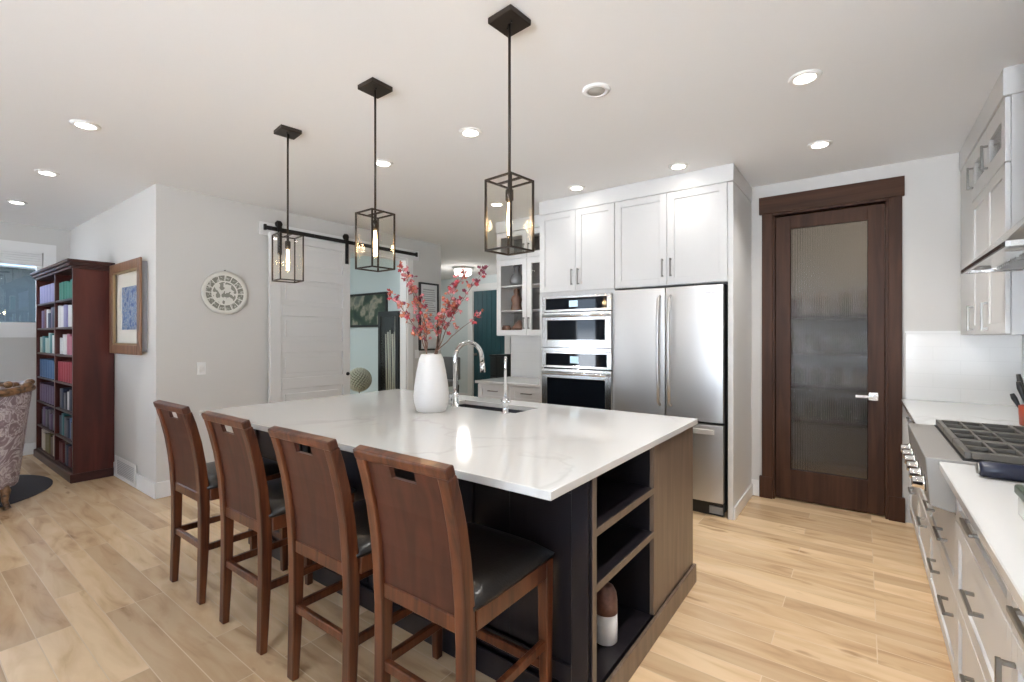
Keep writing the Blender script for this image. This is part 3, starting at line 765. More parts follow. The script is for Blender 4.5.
# top with sink cut-out
def slab_with_hole(o, h, z0, z1):
    b = MB(); bm = b.bm
    def ring(r, z): return [bm.verts.new((x, y, z)) for x, y in ((r[0], r[2]), (r[1], r[2]), (r[1], r[3]), (r[0], r[3]))]
    ot_, it_, ob_, ib_ = ring(o, z1), ring(h, z1), ring(o, z0), ring(h, z0)
    for k in range(4):
        q = (k + 1) % 4
        bm.faces.new([ot_[k], ot_[q], it_[q], it_[k]]); bm.faces.new([ob_[k], ib_[k], ib_[q], ob_[q]])
        bm.faces.new([ob_[k], ob_[q], ot_[q], ot_[k]]); bm.faces.new([ib_[k], it_[k], it_[q], ib_[q]])
    return b
HOLE = (-2.40, -1.735, 2.37, 2.64)
ct = slab_with_hole((IX0, IX1, IY0, IY1), HOLE, 0.905, IZ).build('island_countertop', M_QUARTZ, None, bevel=.003, seg=2)
tag(ct, 'large white veined quartz top of the kitchen island', 'countertop')
sk = thing('kitchen_sink', 'charcoal undermount sink set into the island top', 'sink', (-2.07, 2.5, 0.70))
x0, x1, y0, y1 = HOLE
MB().box(x0 - .02, x1 + .02, y0 - .02, y1 + .02, 0.70, 0.715).box(x0 - .02, x0, y0 - .02, y1 + .02, 0.715, 0.9045).box(x1, x1 + .02, y0 - .02, y1 + .02, 0.715, 0.9045).box(x0, x1, y0 - .02, y0, 0.715, 0.9045).box(x0, x1, y1, y1 + .02, 0.715, 0.9045).build('basin', M_SINK, sk, True)
MB().lathe([(0.0, 0), (0.045, 0), (0.04, .004), (0, .004)], (-2.07, 2.5, 0.715), 20).build('drain', M_CHROME, sk, True)
# faucets
fa = thing('kitchen_faucet', 'tall chrome gooseneck faucet beside the white vase', 'faucet', (-2.200, 2.325, IZ))
MB().lathe([(0.030, 0), (0.030, .008), (0.024, .012), (0.024, .09), (0.021, .095)], (0, 0, 0), 24).build('base', M_CHROME, fa)
pts = [(0, 0, .09), (0, 0, .33)]
R_ = 0.105; dx, dy = 0.30, 0.954
for k in range(1, 13):
    a = PI * k / 12 * 0.98; q = R_ * (1 - math.cos(a)); pts.append((dx * q, dy * q, .33 + R_ * math.sin(a)))
e1 = pts[-1]; pts.append((e1[0] + .002, e1[1] + .004, e1[2] - .045))
MB().tube(pts, .0155, 16).build('spout', M_CHROME, fa)
MB().tube([pts[-1], (pts[-1][0] + .002, pts[-1][1] + .005, pts[-1][2] - .065)], [.018, .020], 16).build('spray_head', M_CHROME, fa)
MB().tube([(-.02, -.012, .055), (-.055, -.03, .06)], .010, 12).bar((-.05, -.028, .06), (-.062, -.036, .13), .012, .008).build('lever', M_CHROME, fa)
f2 = thing('filter_tap', 'slim chrome filter tap at the right end of the sink', 'faucet', (-1.768, 2.315, IZ))
MB().lathe([(0.026, 0), (0.026, .006), (0.018, .012), (0.017, .05), (0.022, .065), (0.022, .085), (0.010, .10)], (0, 0, 0), 20).build('base', M_CHROME, f2)
pts = [(0, 0, .09), (0, 0, .315)]
for k in range(1, 9):
    a = PI * k / 8 * .8; q = .03 * (1 - math.cos(a)); pts.append((-.6 * q, .8 * q, .315 + .03 * math.sin(a)))
MB().tube(pts, .009, 12).build('spout', M_CHROME, f2)
MB().tube([(-.038, .01, .078), (.042, -.006, .078)], .006, 10).build('lever', M_CHROME, f2)
dp = thing('soap_dispenser', 'short chrome button beside the gooseneck faucet', 'sink button', (-2.30, 2.30, IZ))
MB().lathe([(0.022, 0), (0.022, .006), (0.014, .010), (0.014, .035), (0.018, .04), (0.018, .05), (0.004, .052)], (0, 0, 0), 18).build('button', M_CHROME, dp)

# vase with blossom branches
vz = MB(); VX, VY = -2.22, 2.125
vz.lathe([(0.086, 0.0), (0.094, .006), (0.108, .055), (0.112, .10), (0.108, .16), (0.092, .26), (0.078, .33), (0.066, .358), (0.063, .365), (0.058, .360), (0.07, .32), (0.09, .25), (0.10, .12), (0.08, .015)], (VX, VY, IZ), 40)
tag(vz.build('white_vase', M_VASE, None), 'tall white ceramic vase holding red blossom branches on the island', 'vase')
RV = Vector((0.803, 0.596, 0)); FV = Vector((-0.596, 0.803, 0))
VC = Vector((VX, VY, 0))
def blossom_mesh(mat, nm):
    b = MB(); rnd = random.Random(nm)
    for k in range(5):
        a = 2 * PI * k / 5 + rnd.uniform(-.2, .2); rr = 0.011
        c = Vector((math.cos(a) * rr, math.sin(a) * rr, .004)); t = Vector((-math.sin(a), math.cos(a), 0))
        o_ = Vector((math.cos(a), math.sin(a), 0))
        P = [Vector((0, 0, 0)), o_ * .010 + t * .008 + Vector((0, 0, .004)), o_ * .021 + t * .004 + Vector((0, 0, .010)), o_ * .021 - t * .004 + Vector((0, 0, .010)), o_ * .010 - t * .008 + Vector((0, 0, .004))]
        v = [b.bm.verts.new(p) for p in P]; v2 = [b.bm.verts.new(p - Vector((0, 0, .0018))) for p in P]
        b.bm.faces.new(v); b.bm.faces.new(v2[::-1])
        for i in range(5): b.bm.faces.new([v[i], v2[i], v2[(i + 1) % 5], v[(i + 1) % 5]])
    b.sphere((0, 0, .005), .0055, 6, 4)
    me = bpy.data.meshes.new('blossom'); bmesh.ops.recalc_face_normals(b.bm, faces=b.bm.faces); b.bm.to_mesh(me); b.bm.free(); me.materials.append(mat)
    return me
BLM = [blossom_mesh(m, i) for i, m in enumerate(M_BLOOM)]
# (sideways, height, depth) of tip; side twigs; blossoms; label
BR = [
    ((-.205, 1.870, .02), 13, 'tallest blossom branch leaning left out of the vase'),
    ((-.270, 1.690, -.06), 22, 'full coral blossom branch arching lowest on the vase\'s left'),
    ((-.150, 1.740, .08), 20, 'blossom branch standing inside the left spray of the vase'),
    ((-.045, 1.545, -.03), 7, 'short sparse blossom branch upright over the left of the vase mouth'),
    ((.365, 1.875, .05), 16, 'longest blossom branch reaching far right with dark tip buds'),
    ((.215, 1.800, -.05), 24, 'full pink blossom branch upright in the right spray of the vase'),
    ((.165, 1.640, .07), 20, 'blossom branch low inside the right spray of the vase'),
    ((.340, 1.570, -.02), 6, 'thin blossom branch bending out low to the right over the faucet'),
]
for bi, ((sx_, tz, fd), nb, lab) in enumerate(BR):
    rnd = random.Random(100 + bi)
    br = thing('blossom_branch', lab, 'flowers', (VX, VY, IZ + .03), 0, 'blossom branches in the white vase')
    sg = 1 if sx_ > 0 else -1
    base = Vector((0, 0, 0.0)) - RV * sg * .03
    mouth = RV * sg * (.028 + .004 * (bi % 3)) + FV * (.02 * ((bi % 3) - 1)) + Vector((0, 0, .345))
    tip = RV * sx_ + FV * fd + Vector((0, 0, tz - IZ - .03))
    pts = [base, mouth]
    for k in range(1, 9):
        t = k / 8; p = mouth.lerp(tip, t)
        p += RV * sg * (-.035 if bi not in (7,) else -.02) * math.sin(PI * t) * (1 if abs(sx_) > .1 else .3) + Vector((rnd.uniform(-.006, .006), rnd.uniform(-.006, .006), 0))
        pts.append(p)
    b = MB().tube(pts, [.0045, .0042] + [.004 - .003 * k / 8 for k in range(1, 9)], 6)
    spots = []
    upper = pts[4:] if bi in (0, 4) else pts[3:]
    for k in range(int(nb * 2.0)):
        t = rnd.random() ** .85; f = t * (len(upper) - 1); i = min(int(f), len(upper) - 2)
        p = upper[i].lerp(upper[i + 1], f - i)
        sp = .05 * (1.15 - .8 * t)
        q = p + RV * rnd.uniform(-sp, sp) + FV * rnd.uniform(-sp, sp) + Vector((0, 0, rnd.uniform(-.01, .045)))
        b.tube([p, p.lerp(q, .5) + Vector((0, 0, .004)), q], .0013, 4)
        spots.append(q)
    b.build('twig', M_TWIG, br)
    for q in spots:
        o = bpy.data.objects.new('blossom', BLM[3 if (bi == 4 and q.z > .84) else rnd.choice((0, 0, 1, 1, 1, 2, 2, 3) if sx_ > 0 else (0, 1, 1, 2, 2, 2, 3))]); COL.objects.link(o); o.parent = br
        o.location = q; o.rotation_euler = (rnd.uniform(.3, 2.2), rnd.uniform(-.9, .9), rnd.uniform(0, 6.28)); s_ = rnd.uniform(.50, .80); o.scale = (s_, s_, s_)
        if rnd.random() < .55:
            o2 = o.copy(); COL.objects.link(o2); o2.rotation_euler = (o.rotation_euler[0] + 1.6, rnd.uniform(-1, 1), rnd.uniform(0, 6.28)); o2.location = q + Vector((rnd.uniform(-.016, .016), rnd.uniform(-.016, .016), rnd.uniform(-.02, .02)))

# bottle on the island's bottom shelf
bt = thing('ceramic_bottle', 'round-topped bottle, rose brown above white, in the island end shelf', 'bottle', (-0.890, 1.875, 0.107))
MB().lathe([(0.046, 0), (0.050, .005), (0.050, .127)], (0, 0, 0), 28).build('white_base', plain('white_glaze', (.68, .67, .66), .3, var=.12, bscale=25), bt)
MB().lathe([(.0502, .125), (.0502, .175), (.046, .207), (.034, .231), (.016, .242), (0.0, .244)], (0, 0, 0), 28).build('glazed_top', plain('rose_brown_glaze', (.17, .085, .07), .35, var=.5, bscale=60), bt)

# ================================================================== STOOLS
def stool(x, label):
    t = thing('counter_stool', label, 'counter stool', (x, 1.03, 0), 0, 'counter stools along the island')
    prof = [(0, 0.0, .030), (.006, .15, .036), (.012, .32, .042), (.014, .50, .046), (.008, .62, .046), (-.004, .74, .044), (-.022, .85, .042), (-.046, .95, .040), (-.066, 1.015, .037)]
    for s in (-1, 1):
        MB().sweep([(s * .190, y, z) for y, z, w_ in prof], .046, [w_ for *_, w_ in prof]).build('rear_leg', M_STOOL, t, bevel=.005, seg=2)
        MB().bar((s * .194, .447, 0), (s * .198, .437, .595), .033, .033, .044, .044).build('front_leg', M_STOOL, t, bevel=.004, seg=2)
    # curved back panel with hand slot
    up = [(-.004, .735), (-.013, .80), (-.024, .855), (-.036, .91), (-.047, .95), (-.051, .962)]
    def yat(z):
        P = [(y, zz) for y, zz, _ in prof]
        for (ya, za), (yb, zb) in zip(P, P[1:]):
            if za <= z <= zb: return ya + (yb - ya) * (z - za) / (zb - za)
        return P[-1][0]
    b = MB(); bm = b.bm
    zs_ = [.575, .65, .72, .79, .86, .92, .965, 1.008, 1.012]
    xs_ = [-.168, -.058, .058, .168]
    th = .008
    def g(off): return [[bm.verts.new((x_, yat(z) + off, z)) for x_ in xs_] for z in zs_]
    F_, K_ = g(th), g(-th)
    slot = (6, 1)
    for i in range(len(zs_) - 1):
        for j_ in range(3):
            if (i, j_) == slot: continue
            bm.faces.new([F_[i][j_], F_[i][j_ + 1], F_[i + 1][j_ + 1], F_[i + 1][j_]]); bm.faces.new([K_[i][j_], K_[i + 1][j_], K_[i + 1][j_ + 1], K_[i][j_ + 1]])
    i, j_ = slot
    for a, c in (((i, j_), (i, j_ + 1)), ((i, j_ + 1), (i + 1, j_ + 1)), ((i + 1, j_ + 1), (i + 1, j_)), ((i + 1, j_), (i, j_))):
        bm.faces.new([F_[a[0]][a[1]], F_[c[0]][c[1]], K_[c[0]][c[1]], K_[a[0]][a[1]]])
    n = len(zs_) - 1
    for i in range(n):
        bm.faces.new([F_[i][0], F_[i + 1][0], K_[i + 1][0], K_[i][0]]); bm.faces.new([F_[i][3], K_[i][3], K_[i + 1][3], F_[i + 1][3]])
    for j_ in range(3):
        bm.faces.new([F_[0][j_], K_[0][j_], K_[0][j_ + 1], F_[0][j_ + 1]]); bm.faces.new([F_[n][j_], F_[n][j_ + 1], K_[n][j_ + 1], K_[n][j_]])
    b.build('backrest', M_STOOLPANEL, t)
    # top rail and lower rail
    MB().bar((-.2145, -.0735, 1.030), (.2145, -.0735, 1.030), .036, .036, side=Vector((0, .95, .3))).build('top_rail', M_STOOL, t, bevel=.006, seg=2)
    MB().bar((-.168, .014, .552), (.168, .014, .552), .034, .05, side=Vector((0, 1, 0))).build('lower_rail', M_STOOL, t, bevel=.003)
    # aprons
    MB().box(-.218, -.183, .035, .417, .535, .598).build('side_apron', M_STOOL, t, bevel=.003)
    MB().box(.183, .218, .035, .417, .535, .598).build('side_apron', M_STOOL, t, bevel=.003)
    MB().box(-.176, .176, .420, .454, .535, .598).build('front_apron', M_STOOL, t, bevel=.003)
    # stretchers
    for s in (-1, 1): MB().box(s * .197 - .011, s * .197 + .011, .028, .430, .270, .304).build('side_stretcher', M_STOOL, t, bevel=.003)
    MB().box(-.176, .176, .0, .022, .275, .310).build('rear_stretcher', M_STOOL, t, bevel=.003)
    MB().box(-.176, .176, .430, .452, .185, .220).build('front_stretcher', M_STOOL, t, bevel=.003)
    # cushion: domed pad with soft edges
    b = MB(); bm = b.bm; nx, ny = 12, 12; G = []
    for iy in range(ny + 1):
        row = []
        for ix in range(nx + 1):
            u, v = ix / nx * 2 - 1, iy / ny * 2 - 1
            ed = max(abs(u), abs(v)); r_ = (1 - abs(u) ** 5) * (1 - abs(v) ** 5)
            xx = .222 * u * (1 - .02 * abs(v) ** 6); yy = .245 + .230 * v * (1 - .02 * abs(u) ** 6)
            row.append(bm.verts.new((xx, yy, .612 + .042 * max(0, r_) ** .45 + .006 * (1 - u * u) * (1 - v * v))))
        G.append(row)
    for iy in range(ny):
        for ix in range(nx):
            f = bm.faces.new([G[iy][ix], G[iy][ix + 1], G[iy + 1][ix + 1], G[iy + 1][ix]]); f.smooth = True
    per = [G[0][i] for i in range(nx + 1)] + [G[i][nx] for i in range(1, ny + 1)] + [G[ny][i] for i in range(nx - 1, -1, -1)] + [G[i][0] for i in range(ny - 1, 0, -1)]
    low = [bm.verts.new((v.co.x * .985, .245 + (v.co.y - .245) * .985, .597)) for v in per]
    for k in range(len(per)):
        f = bm.faces.new([per[k], low[k], low[(k + 1) % len(per)], per[(k + 1) % len(per)]]); f.smooth = True
    bm.faces.new(low)
    b.build('seat', M_LEATHER, t)
    return t
s0 = stool(-1.135, 'counter stool nearest the island\'s shelved end, black seat in full view')
dup(s0, (-1.70, 1.03, 0), 0, 'second counter stool counted from the island\'s shelved end')
dup(s0, (-2.345, 1.03, 0), 0, 'third counter stool counted from the island\'s shelved end')
dup(s0, (-3.005, 1.03, 0), 0, 'counter stool at the far end, beside the white wall corner')

# ================================================================== PENDANTS
def pendant(x, y, rz, label):
    t = thing('pendant_lantern', label, 'pendant light', (x, y, 1.765), rz, 'lantern pendants over the island')
    h, s, e_ = .300, .070, .0075
    cn = MB().box(-.065, .065, -.065, .065, CZ - 1.765 - .026, CZ - 1.765).build('canopy', M_BRONZE, t, bevel=.003)
    for q in (-1, 1): MB().lathe([(0, 0), (.004, .001), (.006, .006), (0, .006)], (q * .022, q * -.012, CZ - 1.765 - .031), 10).build('screw', M_BLACKMETAL, cn)
    MB().tube([(0, 0, .26), (0, 0, CZ - 1.765 - .02)], .006, 10).build('rod', M_BRONZE, t)
    b = MB()
    for sx_ in (-1, 1):
        for sy in (-1, 1): b.box(sx_ * s - e_ / 2, sx_ * s + e_ / 2, sy * s - e_ / 2, sy * s + e_ / 2, 0, h)
    for z in (e_ / 2, h - e_ / 2):
        for q in (-1, 1):
            b.box(-s + e_ / 2, s - e_ / 2, q * s - e_ / 2, q * s + e_ / 2, z - e_ / 2, z + e_ / 2); b.box(q * s - e_ / 2, q * s + e_ / 2, -s + e_ / 2, s - e_ / 2, z - e_ / 2, z + e_ / 2)
    b.box(-s, s, -e_ * .7, e_ * .7, h - e_, h)
    b.build('cage', M_BRONZE, t)
    b = MB()
    for q in (-1, 1):
        b.box(-s + e_ / 2, s - e_ / 2, q * (s - .001) - .001, q * (s - .001) + .001, e_, h - e_); b.box(q * (s - .001) - .001, q * (s - .001) + .001, -s + e_ / 2, s - e_ / 2, e_, h - e_)
    b.build('glass_panes', M_LANTERNGLASS, t)
    MB().lathe([(.008, .30), (.008, .262), (.017, .258), (.017, .215), (.012, .212)], (0, 0, 0), 16).build('socket', M_BRONZE, t)
    bu = MB().lathe([(.011, .212), (.015, .20), (.0155, .075), (.011, .058), (.003, .054)], (0, 0, 0), 16).build('bulb', M_LANTERNGLASS, t)
    b = MB()
    for k in range(4):
        a = PI / 2 * k + .4; b.tube([(.004 * math.cos(a), .004 * math.sin(a), .205), (.0085 * math.cos(a), .0085 * math.sin(a), .14), (.006 * math.cos(a + .6), .006 * math.sin(a + .6), .07)], .0034, 6)
    b.build('filament', M_FILAMENT, bu)
    light('pendant_glow', 'POINT', (0, 0, .13), BULB_W, (1, .75, .45), .03, parent=t)
    return t
pendant(-1.188, 1.583, math.radians(-5), 'nearest lantern pendant, over the shelved end of the island')
pendant(-2.078, 1.583, math.radians(-1), 'middle of the three lantern pendants over the island')
pendant(-2.978, 1.588, math.radians(-8), 'farthest lantern pendant, in front of the white sliding door')

# ================================================================== RECESSED LIGHTS
def potlight(x, y, label, lit=True, r=.062, watt=None):
    t = thing('recessed_light', label, 'ceiling light', (x, y, CZ - .012), 0, 'recessed ceiling lights')
    MB().lathe([(r - .012, .012), (r - .014, .003), (r - .006, .0), (r + .010, .004), (r + .014, .012)], (0, 0, 0), 28).build('trim_ring', M_LAMPRIM if lit else M_CEIL, t)
    MB().lathe([(0, .003), (r - .016, .003), (r - .014, .008), (0, .008)], (0, 0, 0), 24).build('lens', M_LAMP if lit else M_LAMPOFF, t)
    if lit: light('recessed_glow', 'SPOT', (0, 0, -.008), watt or SPOT_W, WARM, .05, parent=t, spot=2.25, blend=.85)
    return t
for x_, y_, lab, lit in (
    (-0.24, 1.70, 'recessed light over the aisle by the drawers before the rangetop', 48), (-0.24, 0.55, 'recessed light over the near end of the kitchen aisle', 24), (-0.24, 2.842, 'lit recessed light nearest the range hood', 60), (-0.24, 3.894, 'lit recessed light in front of the pantry door', 45),
    (-1.156, 3.735, 'lit recessed light in front of the fridge cabinet doors', 6), (-2.054, 3.735, 'lit recessed light in front of the cabinet above the ovens', 4),
    (-2.95, 3.72, 'lit recessed light seen through the nearest lantern', True), (-1.156, 2.32, 'dim unlit round fitting in the ceiling right of the nearest pendant', False),
    (-2.05, 2.31, 'lit recessed light left of the nearest pendant rod', 6), (-2.95, 2.32, 'lit recessed light right of the middle pendant rod', 10),
    (-3.92, 0.79, 'lit recessed light closest to the camera at left', 2.5), (-5.31, 0.834, 'lit recessed light over the bookcase area, nearer the sliding door', 6), (-6.71, 0.839, 'lit recessed light nearest the left window', 7)):
    potlight(x_, y_, lab, bool(lit), watt=None if lit in (True, False) else lit)

# ================================================================== RIGHT RUN
def front_x(parent, name, y0, y1, z0, z1, fx=0.28):
    return MB().shaker('x', y0 + .002, y1 - .002, z0 + .002, z1 - .002, fx, 1, .02, .05).build(name, M_CAB, parent, True, bevel=.0012)
def base_right(label, y0, y1):
    c = thing('base_cabinet', label, 'cabinet', (.58, (y0 + y1) / 2, 0), 0)
    return c
def body_right(c, y0, y1, z1=.904): MB().box(.302, .868, y0 + .0005, y1 - .0005, .10, z1).box(.34, .868, y0 + .0005, y1 - .0005, 0, .10).build('body', M_CAB, c, True)
c = base_right('white three-drawer base cabinet just before the rangetop', 1.59, 2.42); body_right(c, 1.59, 2.42)
for z0, z1, hz in ((.72, .90, .828), (.43, .718, .60), (.10, .428, .33)):
    d_ = front_x(c, 'drawer', 1.59, 2.42, z0, z1); pull('handle', d_, 'x', 1.985, .28, hz, .16, False, -.034)
c = base_right('white base cabinet with drawer over door, nearest the camera on the right', .70, 1.59); body_right(c, .70, 1.59)
d_ = front_x(c, 'drawer', 1.14, 1.59, .72, .90); pull('handle', d_, 'x', 1.37, .28, .828, .16, False, -.034)
d_ = front_x(c, 'door', 1.14, 1.59, .10, .718); pull('handle', d_, 'x', 1.555, .28, .58, .17, True, -.034)
d_ = front_x(c, 'drawer', .70, 1.138, .72, .90); pull('handle', d_, 'x', .92, .28, .828, .16, False, -.034)
d_ = front_x(c, 'door', .70, 1.138, .10, .718); pull('handle', d_, 'x', .74, .28, .58, .17, True, -.034)
c = base_right('white two-drawer base cabinet beneath the rangetop', 2.42, 3.33); body_right(c, 2.42, 3.33, .74)
d_ = front_x(c, 'drawer', 2.42, 3.33, .43, .738)
for y_ in (2.72, 3.14): pull('handle', d_, 'x', y_, .28, .565, .16, False, -.034)
d_ = front_x(c, 'drawer', 2.42, 3.33, .10, .428)
for y_ in (2.55, 2.96): pull('handle', d_, 'x', y_, .28, .335, .16, False, -.034)
c = base_right('white base cabinet in the corner beside the pantry door', 3.33, 4.66); body_right(c, 3.33, 4.66)
for a, e_ in ((3.33, 4.0), (4.0, 4.66)):
    d_ = front_x(c, 'drawer', a, e_, .72, .90); pull('handle', d_, 'x', (a + e_) / 2, .28, .828, .16, False, -.034)
    d_ = front_x(c, 'drawer', a, e_, .43, .718); pull('handle', d_, 'x', (a + e_) / 2, .28, .60, .16, False, -.034)
    d_ = front_x(c, 'drawer', a, e_, .10, .428); pull('handle', d_, 'x', a + .17, .28, .37, .16, False, -.034)
tag(MB().box(.232, .868, .68, 2.418, .905, .935).build('range_countertop', M_QUARTZ, None, bevel=.003), 'white quartz countertop in front of the rangetop at right', 'countertop')
tag(MB().box(.232, .868, 3.332, 4.662, .905, .935).build('corner_countertop', M_QUARTZ, None, bevel=.003), 'white quartz countertop in the corner behind the rangetop', 'countertop')
struct('wall_backsplash_corner', MB().box(.26, .868, 4.662, 4.67, .9355, 1.437), M_TILE)
struct('trim_7', MB().box(.255, .868, 4.655, 4.67, 1.437, 1.452), M_TRIM)
rt_m = M_TILE.copy(); rt_m.name = 'white_tile_side'
for n__ in rt_m.node_tree.nodes:
    if n__.type == 'MAPPING': n__.inputs['Rotation'].default_value = (PI / 2, 0, PI / 2)
struct('wall_backsplash_right', MB().box(.8685, .87, .68, 4.655, .9355, 1.437), rt_m)

# rangetop
rg = thing('gas_rangetop', 'stainless gas rangetop with black grates and front knobs', 'rangetop', (.53, 2.875, .745))
ry0, ry1 = 2.422, 3.328
MB().prism([(.192, .945), (.205, .76), (.268, .745), (.868, .745), (.868, .935), (.30, .945)], ry0, ry1, 'y').build('body', M_STEELDARK, rg, True, bevel=.003)
MB().box(.30, .845, ry0 + .012, ry1 - .012, .935, .949).build('burner_tray', M_BLACK, rg, True)
for k in range(3):
    a = ry0 + .02 + k * .2905; e_ = a + .2845
    gb = MB(); z0, z1 = .962, .978
    for x_ in (.315, .825): gb.box(x_ - .010, x_ + .010, a, e_, z0 - .010, z1)
    for y_ in (a + .010, e_ - .010): gb.box(.325, .815, y_ - .010, y_ + .010, z0 - .010, z1)
    gb.box(.565, .58, a + .02, e_ - .02, z0, z1)
    for x_ in (.395, .47, .65, .73): gb.box(x_ - .005, x_ + .005, a + .02, e_ - .02, z0, z1)
    gb.box(.325, .815, (a + e_) / 2 - .005, (a + e_) / 2 + .005, z0, z1)
    for x_ in (.315, .825):
        for y_ in (a + .012, e_ - .012): gb.box(x_ - .008, x_ + .008, y_ - .008, y_ + .008, .949, z0)
    gb.build('grate', M_GRATE, rg, True, bevel=.002)
    for x_ in (.44, .69):
        bn = MB().lathe([(.0, .949), (.05, .949), (.048, .957), (.03, .958), (.03, .961), (0, .961)], (x_, (a + e_) / 2, 0), 20).build('burner', M_GRATE, rg, True)
for k in range(6):
    y_ = ry0 + .10 + k * .141
    kb = MB().lathe([(0, .204), (.028, .204), (.028, .190), (.024, .188), (.022, .162), (.018, .159), (0, .159)], (0, y_, .822), 24, 'x').build('knob', M_CHROME, rg, True)
    MB().lathe([(0, .206), (.034, .206), (.034, .198), (0, .198)], (0, y_, .822), 24, 'x').build('knob_collar', M_BLACK, kb, True)

# upper cabinet at right
uc = thing('upper_cabinet', 'white wall cabinet with small glass upper doors beside the hood', 'cabinet', (.71, 4.0, 1.42))
UX = .564; uy0, uy1 = 3.335, 4.655
b = MB().box(UX + .022, .868, uy0, uy0 + .02, 1.42, 2.60).box(UX + .022, .868, uy1 - .02, uy1, 1.42, 2.60).box(UX + .022, .868, uy0 + .02, uy1 - .02, 1.42, 1.44).box(UX + .022, .868, uy0 + .02, uy1 - .02, 2.58, 2.60).box(UX + .022, .868, uy0 + .02, uy1 - .02, 2.265, 2.285).box(.85, .868, uy0 + .02, uy1 - .02, 1.44, 2.58)
b.build('body', M_CAB, uc, True)
for a, e_ in ((uy0, 3.775), (3.775, 4.215)):
    hu = e_ - .04
    d_ = MB().shaker('x', a + .002, e_ - .002, 1.424, 2.272, UX, 1, .02, .058).build('door', M_CAB, uc, True, bevel=.0012)
    pull('handle', d_, 'x', hu, UX, 1.527, .16, True, -.032)
    d_ = MB().frame('x', a + .002, e_ - .002, 2.278, 2.596, UX, UX + .02, .075, .095).build('door', M_CAB, uc, True, bevel=.0012)
    MB().box(UX + .008, UX + .012, a + .077, e_ - .077, 2.373, 2.501).build('glass', M_GLASS, d_, True)
    pull('handle', d_, 'x', hu, UX, 2.42, .14, True, -.032)
MB().box(UX, UX + .02, 4.217, uy1, 1.424, 2.596).build('corner_filler', M_CAB, uc, True)
tag(MB().box(UX - .008, .868, uy0 - .006, uy1, 2.602, CZ - .001).build('cabinet_crown', M_CAB, None, bevel=.003), 'white filler board above the wall cabinet at far right', 'cabinet trim')
# hood
hd = thing('range_hood', 'stainless wall range hood over the gas rangetop', 'range hood', (.63, 2.87, 1.73))
hx, hy0, hy1 = .405, 2.40, 3.325
b = MB()
b.box(hx, hx + .014, hy0, hy1, 1.730, 1.752).box(hx + .014, .868, hy0, hy0 + .014, 1.730, 1.752).box(hx + .014, .868, hy1 - .014, hy1, 1.730, 1.752)
b.build('lip', M_STEEL_H, hd, True, bevel=.001)
MB().box(hx - .003, hx, hy0, hy1, 1.732, 1.748).build('control_strip', M_BLACKGLASS, hd, True)
cy0, cy1, cx = 2.70, 3.02, .58
MB().quadbox([(hx + .002, hy0 + .002, 1.752), (.868, hy0 + .002, 1.752), (.868, hy1 - .002, 1.752), (hx + .002, hy1 - .002, 1.752), (cx, cy0, 1.95), (.868, cy0, 1.95), (.868, cy1, 1.95), (cx, cy1, 1.95)]).build('canopy', M_STEEL_H, hd, True, bevel=.001)
MB().box(cx, .868, cy0, cy1, 1.95, CZ - .001).build('chimney', M_STEEL, hd, True, bevel=.001)
MB().box(hx + .014, .868, hy0 + .014, hy1 - .014, 1.742, 1.7515).build('underside', M_STEEL_H, hd, True)
for k in range(2):
    a = hy0 + .05 + k * .42
    fb = MB()
    for q in range(10): fb.box(.52, .82, a + .02 + q * .038, a + .034 + q * .038, 1.733, 1.742)
    fb.build('filter', M_NICKEL, hd, True)
for y_ in (2.55, 3.18): MB().lathe([(0, 1.734), (.03, 1.734), (.032, 1.742), (0, 1.742)], (.46, y_, 0), 18).build('lamp', M_LAMPOFF, hd, True)

# counter objects at right
ck = thing('utensil_crock', 'red ceramic crock standing behind the rangetop grates', 'crock', (.735, 3.66, .935))
MB().lathe([(.055, 0), (.062, .004), (.066, .10), (.064, .108), (.058, .105), (.055, .01)], (0, 0, 0), 28).build('crock', M_TERRA, ck)
for k, (dx, dy, tx, ty, ln, lab) in enumerate(((-.03, .0, -.085, .03, .165, 'black utensil handle leaning lowest out of the red crock'), (-.012, .022, -.055, .06, .27, 'tallest black utensil handle in the red crock'), (-.02, -.02, -.07, -.02, .235, 'black ridged utensil handle just below the tallest in the crock'), (.01, 0, -.015, .01, .22, 'black utensil handle standing upright in the red crock'))):
    u = MB().tube([(.735 + dx, 3.66 + dy, .95), (.735 + (dx + tx) / 2, 3.66 + (dy + ty) / 2, .935 + ln * .55), (.735 + tx * .9, 3.66 + ty * .9, .935 + ln * .85), (.735 + tx, 3.66 + ty, .935 + ln)], [.006, .007, .013, .009], 10)
    tag(u.build('cooking_utensil', M_BLACK, None), lab, 'utensil', 'utensils in the red crock')
tl = thing('pepper_mill', 'black cylindrical mill lying on the counter before the grates', 'mill', (.48, 2.235, .935))
MB().lathe([(0, -.165), (.020, -.165), (.026, -.155), (.027, -.05), (.022, -.043), (.022, .30), (0, .30)], (0, 0, .0275), 22, 'x').build('barrel', M_NAVY, tl)
MB().lathe([(.0, -.171), (.016, -.171), (.021, -.164), (0, -.164)], (0, 0, .0275), 18, 'x').build('end_cap', M_NICKEL, tl)
jr = thing('green_lidded_jar', 'small square jar with dark green lid at the counter edge of frame', 'jar', (.41, 1.76, .935))
MB().box(-.08, .08, -.055, .055, 0, .055).build('jar', plain('pale_jar_glass', (.55, .56, .53), .1), jr, bevel=.006, seg=2)
MB().box(-.086, .086, -.06, .06, .055, .082).build('lid', M_DARKGREEN, jr, bevel=.006, seg=2)

